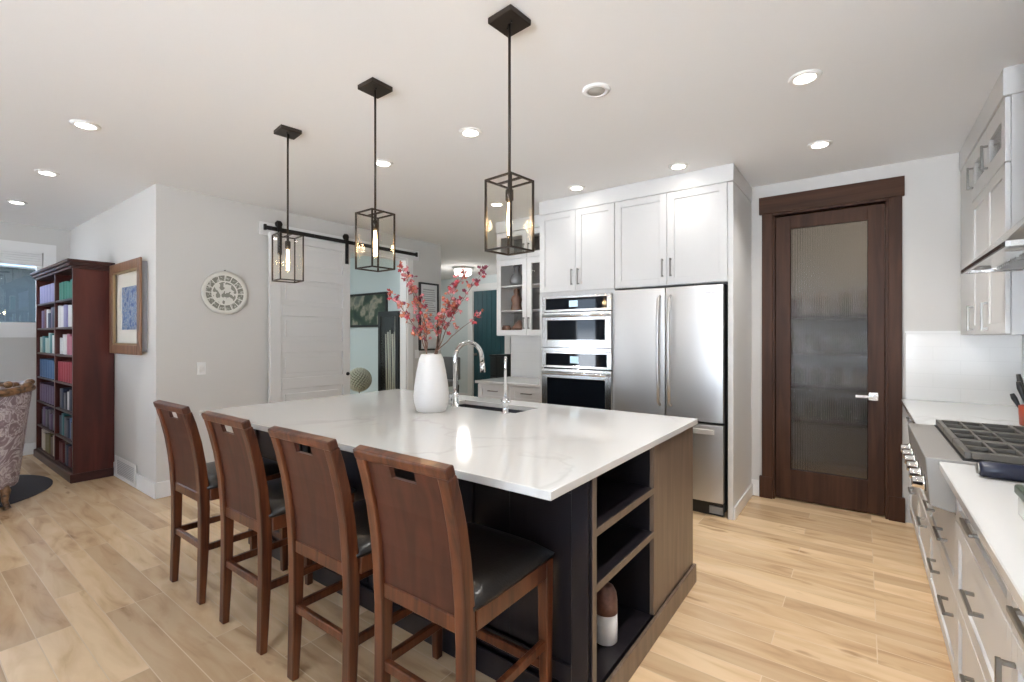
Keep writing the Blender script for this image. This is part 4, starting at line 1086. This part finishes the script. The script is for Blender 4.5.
# ================================================================== LEFT ROOM THINGS
# bookcase
KX0, KX1, KY0, KY1, KZ = -7.84, -6.105, 1.137, 1.452, 2.155
bk = thing('bookcase', 'tall mahogany bookcase full of books under the left room ceiling', 'bookcase', ((KX0 + KX1) / 2, 1.29, 0))
mx_ = -6.90
b = MB().box(KX0, KX0 + .03, KY0, KY1, .0, 2.07).box(KX1 - .03, KX1, KY0, KY1, 0, 2.07).box(mx_ - .02, mx_ + .02, KY0 + .004, KY1, .10, 2.07).box(KX0 + .03, KX1 - .03, KY1 - .015, KY1, .1, 2.07)
b.build('case', M_BOOKCASE, bk, True, bevel=.002)
MB().box(KX0 - .012, KX1 + .012, KY0 - .02, KY1, 0, .085).build('plinth', M_BOOKDARK, bk, True, bevel=.006)
MB().box(KX0 - .01, KX1 + .01, KY0 - .012, KY1, 2.07, 2.095).box(KX0 - .025, KX1 + .022, KY0 - .03, KY1, 2.095, 2.125).box(KX0 - .04, KX1 + .035, KY0 - .045, KY1, 2.125, KZ).build('cornice', M_BOOKDARK, bk, True, bevel=.005, seg=2)
ROWH = (2.07 - .10) / 7
for r_ in range(7):
    z = .10 + ROWH * r_
    for a, e_ in ((KX0 + .03, mx_ - .02), (mx_ + .02, KX1 - .03)):
        MB().box(a, e_, KY0 + .008, KY1 - .015, z - .02, z).build('shelf', M_BOOKDARK, bk, True)
# books, row by row (bottom to top)
def bcol(name, c): return MATS.get(name) or plain(name, c, .5)
BK = {'cream': (.55, .50, .42), 'olive': (.16, .13, .045), 'brown': (.11, .06, .04), 'red': (.30, .02, .035), 'maroon': (.10, .012, .015), 'navy': (.025, .035, .07), 'blue': (.05, .13, .27),
      'teal': (.04, .16, .17), 'green': (.01, .15, .095), 'purple': (.11, .07, .14), 'lilac': (.22, .20, .36), 'pink': (.42, .14, .19), 'white': (.62, .61, .59), 'grey': (.10, .095, .105), 'palegreen': (.34, .42, .38)}
rows = {  # (column, row): colours, heights, phrase
    (0, 0): (['cream', 'cream', 'olive', 'olive', 'brown', 'cream', 'brown'], 'cream and olive books on the bottom shelf, left bay of the bookcase'),
    (1, 0): (['maroon', 'maroon', 'brown', 'navy', 'maroon', 'grey', 'navy'], 'dark red books on the bottom shelf, right bay of the bookcase'),
    (0, 1): (['grey', 'purple', 'grey', 'grey', 'purple', 'grey', 'grey'], 'grey books on the second lowest shelf, left bay of the bookcase'),
    (1, 1): (['navy', 'teal', 'grey', 'navy', 'blue', 'grey', 'teal'], 'dark blue books on the second lowest shelf, right bay of the bookcase'),
    (0, 2): (['purple'] * 7, 'purple books on the third lowest shelf, left bay of the bookcase'),
    (1, 2): (['grey', 'navy', 'grey', 'white', 'navy', 'grey', 'lilac'], 'grey and navy books on the third lowest shelf, right bay of the bookcase'),
    (0, 3): (['blue'] * 7, 'blue matching volumes on the middle shelf, left bay of the bookcase'),
    (1, 3): (['red'] * 7, 'red matching volumes on the middle shelf, right bay of the bookcase'),
    (0, 4): (['palegreen', 'teal', 'palegreen', 'palegreen', 'teal', 'white', 'palegreen'], 'pale green books on the third highest shelf, left bay of the bookcase'),
    (1, 4): (['white', 'white', 'white', 'pink', 'pink', 'pink', 'pink'], 'white and pink books on the third highest shelf, right bay of the bookcase'),
    (0, 5): (['purple', 'maroon', 'white', 'navy', 'purple', 'navy', 'white'], 'mixed dark books on the second highest shelf, left bay of the bookcase'),
    (1, 5): (['white', 'white', 'lilac', 'white', 'white', 'blue'], 'white and blue books on the second highest shelf, right bay of the bookcase'),
    (0, 6): (['lilac'] * 6, 'lilac volumes on the top shelf, left bay of the bookcase'),
    (1, 6): (['green'] * 6 + ['cream'], 'green matching volumes on the top shelf, right bay of the bookcase')}
for (cx_, r_), (cols, ph) in rows.items():
    a, e_ = ((KX0 + .03, mx_ - .02), (mx_ + .02, KX1 - .03))[cx_]
    rnd = random.Random(cx_ * 10 + r_); z = .10 + ROWH * r_
    full = (r_ not in (0,)) ; n = len(cols); wd = (e_ - a - .02) / n; same = len(set(cols)) == 1
    for k, cn in enumerate(cols):
        x0 = a + .008 + wd * k; hh = .205 if same else rnd.uniform(.165, .23); dd = .0 if same else rnd.uniform(0, .02)
        x1 = x0 + wd - .004
        b = MB(); f = KY0 + .022 + dd
        b.prism([(x0 + .004, f + .004), (x0 + wd * .3, f), (x1 - wd * .3, f), (x1 - .004, f + .004), (x1, f + .012), (x1, f + .18), (x0, f + .18), (x0, f + .012)], z + .0005, z + hh, 'z')
        one = ph.split(' on the ')[1]
        adj = {'palegreen': 'pale green'}.get(cn, cn)
        tag(b.build('book', bcol('book_' + cn, BK[cn]), None), 'upright %s book on the %s' % (adj, one), 'book', ph)

# picture on the living wall
pf = thing('framed_picture', 'wood-framed blue and cream picture beside the bookcase', 'picture', (-5.58, 1.44, 1.24))
fx0, fx1, fz0, fz1, fyy = -6.03, -5.125, 1.245, 2.115, 1.40
MB().frame('y', fx0, fx1, fz0, fz1, fyy - .006, fyy + .014, .085).build('frame', M_FRAMEWOOD, pf, True, bevel=.006, seg=2)
MB().frame('y', fx0 + .085, fx1 - .085, fz0 + .085, fz1 - .085, fyy + .002, fyy + .02, .018).build('inner_frame', plain('gilt_fillet', (.35, .25, .13), .4, .3), pf, True)
MB().frame('y', fx0 + .03, fx1 - .03, fz0 + .03, fz1 - .03, fyy + .014, 1.459, .03).build('shadow_sides', plain('frame_shadow_grey', (.30, .30, .31), .7), pf, True)  # grey sides stand in for the frame's shadow on the wall
MB().frame('y', fx0 + .06, fx1 - .06, fz0 + .06, fz1 - .06, fyy + .034, 1.459, .17).build('mat', plain('cream_mat', (.66, .62, .54), .8), pf, True)
MB().box(fx0 + .23, fx1 - .23, fyy + .038, 1.459, fz0 + .23, fz1 - .23).build('print', ramp_mat('blue_print', (16, 5, .6, [(.30, (.02, .05, .16)), (.42, (.05, .13, .34)), (.50, (.36, .40, .44)), (.57, (.07, .18, .38)), (.66, (.45, .40, .33)), (.72, (.05, .12, .28))]), .4), pf, True)
# floor register
vr = thing('wall_register', 'white louvred floor-level air register on the wall corner baseboard', 'air vent', (-5.70, 1.44, 0))
MB().frame('y', -6.02, -5.40, .012, .225, 1.434, 1.4445, .032).build('frame', M_TRIM, vr, True, bevel=.002)
b = MB()
for k in range(9):
    z = .052 + k * .0165
    b.quadbox([(-5.988, 1.440, z), (-5.432, 1.440, z), (-5.432, 1.444, z), (-5.988, 1.444, z), (-5.988, 1.435, z + .009), (-5.432, 1.435, z + .009), (-5.432, 1.439, z + .009), (-5.988, 1.439, z + .009)])
b.build('louvres', M_TRIM, vr, True)
MB().box(-5.988, -5.432, 1.4442, 1.4448, .044, .193).build('backing', plain('vent_shadow_grey', (.52, .53, .54), .8), vr, True)
# wall plate (round) on the sliding door wall
m, n_, b_ = new_mat('etched_plate')
tcn = n_.nodes.new('ShaderNodeTexCoord'); sp = n_.nodes.new('ShaderNodeSeparateXYZ'); n_.links.new(tcn.outputs['Object'], sp.inputs[0])
def mth(op, a, b=None):
    q = n_.nodes.new('ShaderNodeMath'); q.operation = op
    for i, v in enumerate((a, b)):
        if v is None: continue
        if isinstance(v, (int, float)): q.inputs[i].default_value = v
        else: n_.links.new(v, q.inputs[i])
    return q.outputs[0]
zc = mth('SUBTRACT', sp.outputs['Z'], .206)
rad = mth('SQRT', mth('ADD', mth('MULTIPLY', sp.outputs['Y'], sp.outputs['Y']), mth('MULTIPLY', zc, zc)))
ang = mth('ARCTAN2', sp.outputs['Y'], zc)
ring = mth('MULTIPLY', mth('GREATER_THAN', rad, .118), mth('LESS_THAN', rad, .168))
cell = mth('GREATER_THAN', mth('ABSOLUTE', mth('SINE', mth('MULTIPLY', ang, 8.0))), .22)
nz = n_.nodes.new('ShaderNodeTexNoise'); nz.inputs['Scale'].default_value = 42; nz.inputs['Detail'].default_value = 2; n_.links.new(tcn.outputs['Object'], nz.inputs['Vector'])
blot = mth('GREATER_THAN', nz.outputs['Fac'], .44)
nz2 = n_.nodes.new('ShaderNodeTexNoise'); nz2.inputs['Scale'].default_value = 19; nz2.inputs['Detail'].default_value = 1.5; n_.links.new(tcn.outputs['Object'], nz2.inputs['Vector'])
inn = mth('MULTIPLY', mth('LESS_THAN', rad, .106), mth('GREATER_THAN', nz2.outputs['Fac'], .53))
fac = mth('MAXIMUM', mth('MULTIPLY', mth('MULTIPLY', ring, cell), mth('ADD', mth('MULTIPLY', blot, .5), .5)), mth('MULTIPLY', inn, .9))
mxn = n_.nodes.new('ShaderNodeMix'); mxn.data_type = 'RGBA'; mxn.inputs['A'].default_value = (.70, .69, .64, 1); mxn.inputs['B'].default_value = (.20, .20, .165, 1)
n_.links.new(fac, mxn.inputs['Factor']); n_.links.new(mxn.outputs['Result'], b_.inputs['Base Color']); b_.inputs['Roughness'].default_value = .4
pl = MB().lathe([(0, .0), (.12, .0), (.206, .022), (.203, .030), (.176, .020), (.12, .012), (0, .012)], (-4.9395, 2.008, 1.828), 48, 'x')
tag(pl.build('decorative_plate', m, None), 'round white and grey patterned plate hung left of the sliding door', 'wall plate')
MB().lathe([(0, 0), (.006, 0), (.006, .02), (0, .02)], (-4.94, 2.008, 2.045), 8, 'x').build('plate_hook', M_NICKEL, None)
tag(bpy.data.objects['plate_hook'], 'tiny hook above the patterned plate', 'hook')
# switches
def switch(name, label, y, z, n=1):
    t = thing(name, label, 'light switch', (-4.94, y, z))
    ww = .012 + .025 * n
    MB().box(-4.94, -4.934, y - ww, y + ww, z - .058, z + .058).build('plate', M_TRIM, t, True, bevel=.002)
    for k in range(n):
        yy = y + (k - (n - 1) / 2) * .046
        MB().box(-4.934, -4.930, yy - .016, yy + .016, z - .033, z + .033).build('rocker', M_LAMPRIM, t, True, bevel=.001)
switch('light_switch', 'white light switch below the patterned plate', 1.81, 1.115)
switch('light_switch', 'white light switch beside the office opening trim', 4.455, 1.17)
# framed sign
sg_ = thing('framed_sign', 'tall black-framed white sign with lines of small text', 'sign', (-4.93, 4.665, 1.22))
MB().frame('x', 4.485, 4.85, 1.215, 2.165, -4.94, -4.912, .025).build('frame', M_BLACK, sg_, True)
MB().box(-4.94, -4.925, 4.51, 4.825, 1.24, 2.14).build('sheet', plain('sign_paper', (.66, .67, .67), .6), sg_, True)
b = MB(); rnd = random.Random(5)
for k in range(20):
    hw = rnd.uniform(.07, .13); z = 2.06 - k * .030
    b.box(-4.925, -4.9245, 4.667 - hw, 4.667 + hw, z, z + (.012 if k % 5 else .018))
b.build('text_lines', plain('sign_ink', (.36, .37, .37), .7), sg_, True)

# armchair and rug
ac = thing('armchair', 'mauve brocade armchair with carved gilt wood on the dark rug', 'armchair', (-5.83, .45, .008), math.radians(0))
b = MB(); bm = b.bm
# wrap-around upholstered shell: plan polyline (outer), top wide, bottom narrower
plan = [(.24, -.36), (.33, -.20), (.355, .0), (.33, .18), (.24, .30), (.08, .35), (-.10, .36), (-.26, .34), (-.40, .24), (-.45, .08)]
def shell(z, k, inset=0.0):
    return [bm.verts.new((x_ * k * (1 - inset), y_ * k * (1 - inset), z)) for x_, y_ in plan]
lv = [shell(.17, .80), shell(.30, .84), shell(.50, .90), shell(.75, .97), shell(.93, 1.03), shell(.955, 1.03, .05), shell(.93, 1.0, .14), shell(.50, .86, .16), shell(.40, .84, .16)]
for A_, B_2 in zip(lv, lv[1:]):
    for k in range(len(plan) - 1):
        f = bm.faces.new([A_[k], A_[k + 1], B_2[k + 1], B_2[k]]); f.smooth = True
for end in (0, -1):
    f = bm.faces.new([r[end] for r in lv])
b.build('back_shell', M_FABRIC, ac)
MB().box(-.30, .24, -.34, .22, .28, .43).build('seat_cushion', M_FABRIC, ac, bevel=.04, seg=4)
MB().box(-.30, .22, -.30, .20, .17, .28).build('seat_rail', M_GILT, ac, bevel=.015, seg=2)
# carved crest rail following the top
cr_pts = [(x_ * 1.03, y_ * 1.03, .962 + .012 * math.sin(i * 1.9)) for i, (x_, y_) in enumerate(plan)]
b = MB().tube(cr_pts, [.030 + .007 * math.sin(i * 2.3) for i in range(len(plan))], 12)
for i in (2, 4, 6): b.sphere((cr_pts[i][0], cr_pts[i][1], 1.0), .035, 10, 8, (1.2, 1, .8))
b.build('crest_rail', M_GILT, ac)
MB().sphere((.24, .20, 1.01), .03, 10, 8).sphere((.28, .12, 1.0), .022, 10, 8).sphere((.17, .25, 1.0), .024, 10, 8).build('carved_crest', M_GILT, ac)
for x_, y_ in ((.20, .17), (.20, -.26), (-.27, .20), (-.27, -.26)):
    MB().tube([(x_, y_, .19), (x_ * 1.12, y_ * 1.1, .14), (x_ * 1.10, y_ * 1.08, .06), (x_ * 1.18, y_ * 1.15, .012), (x_ * 1.20, y_ * 1.17, 0)], [.036, .032, .020, .020, .024], 12).build('leg', M_GILT, ac)
tag(MB().lathe([(0, 0), (.80, 0), (.80, .006), (.79, .008), (0, .008)], (-6.42, .24, 0), 56).build('round_rug', M_RUG, None), 'dark round rug under the brocade armchair', 'rug')

# ================================================================== OFFICE THROUGH THE OPENING
pt = thing('framed_painting', 'black-framed dark landscape painting on the blue office wall', 'painting', (-6.47, 4.79, 1.57))
MB().frame('y', -7.0, -5.985, 1.565, 2.115, 4.77, 4.799, .035).build('frame', M_BLACK, pt, True)
MB().box(-6.965, -6.02, 4.785, 4.799, 1.60, 2.08).build('canvas', ramp_mat('landscape_paint', (3.2, 9, .2, [(.34, (.012, .028, .02)), (.47, (.04, .07, .045)), (.54, (.30, .28, .22)), (.60, (.13, .155, .13)), (.70, (.025, .04, .035))]), .4), pt, True)
cu = thing('curio_cabinet', 'black glass-front curio cabinet standing in the office', 'cabinet', (-5.60, 4.62, 0))
cx0, cx1, cy0, cy1 = -5.815, -5.36, 4.48, 4.78
b = MB().box(cx0, cx0 + .02, cy0 + .02, cy1, 0, 1.78).box(cx1 - .02, cx1, cy0 + .02, cy1, 0, 1.78).box(cx0, cx1, cy0 + .02, cy1, 1.76, 1.78).box(cx0, cx1, cy0 + .02, cy1, 0, .06)
b.build('case', M_BLACK, cu, True)
MB().box(cx0 + .02, cx1 - .02, cy1 - .015, cy1, .06, 1.76).build('back_panel', plain('grey_lining', (.42, .43, .41), .6), cu, True)
dr = MB().frame('y', cx0, cx1, .05, 1.78, cy0, cy0 + .02, .055, .07).build('door', M_BLACK, cu, True)
MB().box(cx0 + .055, cx1 - .055, cy0 + .008, cy0 + .012, .12, 1.71).build('glass', M_GLASS, dr, True)
MB().box(cx0 + .02, cx1 - .02, cy0 + .03, cy1 - .015, .52, .53).build('shelf', M_GLASS, cu, True)
M_REED = plain('pale_reed', (.62, .62, .52), .6)
for k in range(6):
    q = MB().tube([(cx0 + .10 + k * .045, 4.56, .53), (cx0 + .095 + k * .047, 4.555 + .01 * (k % 2), 1.0), (cx0 + .09 + k * .05, 4.55, 1.45 + .03 * (k % 3))], .009 + .004 * (k % 2), 8)
    tag(q.build('dried_reed', M_REED, None), 'pale dried reed standing inside the black curio cabinet', 'dried reed', 'dried reeds in the curio cabinet')
# pale dried globe on a stand
gl = thing('dried_flower_globe', 'pale green dried flower globe beside the sliding door edge', 'dried flower', (-6.02, 4.30, 0))
b = MB(); rnd = random.Random(9)
b.sphere((0, 0, .77), .15, 20, 14)
gbm = MB(); N = 260
for k in range(N):
    ph = math.acos(1 - 2 * (k + .5) / N); th_ = PI * (1 + 5 ** .5) * k
    d_ = Vector((math.sin(ph) * math.cos(th_), math.sin(ph) * math.sin(th_), math.cos(ph)))
    c_ = d_ * .165 + Vector((0, 0, .77))
    gbm.sphere(c_, .018, 6, 4)
b.build('core', plain('globe_core', (.16, .18, .12), .8), gl)
pg = gbm.build('florets', plain('pale_florets', (.55, .56, .47), .8, var=.4, bscale=60), gl); pg['kind'] = 'stuff'
MB().tube([(0, 0, .33), (0, 0, .64)], .008, 8).build('stem', M_TWIG, gl)
MB().lathe([(.09, 0), (.10, .01), (.12, .16), (.09, .30), (.05, .36), (.055, .38)], (0, 0, 0), 24).build('pot', M_VASE, gl)
light('office_fill', 'AREA', (-6.6, 2.2, 2.4), 26, (.86, .95, 1.0), 1.4, 1.0, (math.radians(25), 0, 0))  # added fill lamp inside the office, which has no window

# ================================================================== HALL
d3 = bpy.data.objects.new('door_3', None); COL.objects.link(d3); d3.location = (-6.49, 7.93, 0); d3['kind'] = 'structure'
b = MB()
for k in range(7): b.box(-6.93 + k * .1265, -6.93 + k * .1265 + .1225, 7.915, 7.96, .01, 2.41)
b.box(-6.93, -6.05, 7.925, 7.96, .01, 2.41)
struct('trim_9', MB().box(-6.985, -6.93, 7.905, 8.0, 0, 2.45).box(-6.05, -5.995, 7.905, 8.0, 0, 2.45).box(-6.93, -6.05, 7.905, 8.0, 2.41, 2.45), M_TRIM)
b.build('door_leaf', M_TEAL, d3, True, bevel=.003)
MB().lathe([(.0, 7.915), (.03, 7.915), (.03, 7.905), (.012, 7.90), (.012, 7.875), (.028, 7.86), (.0, 7.85)], (-6.86, 0, 1.02), 16, 'y').build('door_knob', M_NICKEL, d3, True)
struct('trim_8', MB().box(-7.08, -6.94, 7.88, 7.9, 0, 2.43).box(-6.04, -5.90, 7.88, 7.9, 0, 2.43).box(-7.10, -5.88, 7.87, 7.9, 2.43, 2.56), M_TRIM)
hl = thing('flush_ceiling_light', 'round flush glass ceiling light in the hall', 'ceiling light', (-6.2, 6.77, CZ - .16))
MB().lathe([(.20, .16), (.20, .13), (.17, .125), (0, .125)], (0, 0, 0), 32).build('base', M_LAMPRIM, hl)
MB().lathe([(0, 0), (.12, .005), (.16, .03), (.17, .06), (.17, .125), (0, .125)], (0, 0, 0), 32).build('glass_shade', emit('hall_lamp_glass', (1, .97, .92), 2.6), hl)
MB().lathe([(.171, .055), (.176, .055), (.176, .07), (.171, .07)], (0, 0, 0), 32).build('band', M_NICKEL, hl)
light('hall_glow', 'POINT', (0, 0, -.08), 12, (1, .95, .9), .12, parent=hl)
light('hall_fill', 'AREA', (-8.4, 6.4, 2.3), 7, (.85, .95, 1), 1.2, 1.0, (0, math.radians(-50), 0))  # added fill lamp brightening the hall, no window behind it
hc = thing('hall_chair', 'grey upholstered chair against the hall wall', 'chair', (-7.05, 7.1, 0))
b = MB().box(-.25, .25, .18, .26, .50, .98); b.build('back', plain('grey_upholstery', (.22, .22, .23), .85, bump=.3), hc, bevel=.03, seg=3)
MB().box(-.25, .25, -.24, .20, .38, .50).build('seat', MATS['grey_upholstery'], hc, bevel=.03, seg=3)
for x_ in (-.21, .21):
    for y_ in (-.20, .20): MB().bar((x_, y_, 0), (x_, y_, .40), .03, .03, .045, .045).build('leg', M_BLACK, hc)
hk = thing('hall_console', 'dark narrow hall chest in front of the teal door', 'chest', (-4.91, 6.3, 0))
MB().box(-.07, .07, -.2, .2, .06, 1.08).build('body', M_BLACK, hk, bevel=.004)
MB().box(-.08, .08, -.22, .22, 1.08, 1.11).build('top', M_BLACK, hk, bevel=.004)
for z in (.12, .45, .78): MB().box(-.06, .06, -.215, -.2, z, z + .29).build('drawer', plain('charcoal_drawer', (.03, .03, .034), .4) if 'charcoal_drawer' not in MATS else MATS['charcoal_drawer'], hk, bevel=.003)
for x_ in (-.045, .045):
    for y_ in (-.17, .17): MB().box(x_ - .02, x_ + .02, y_ - .02, y_ + .02, 0, .06).build('foot', M_BLACK, hk)
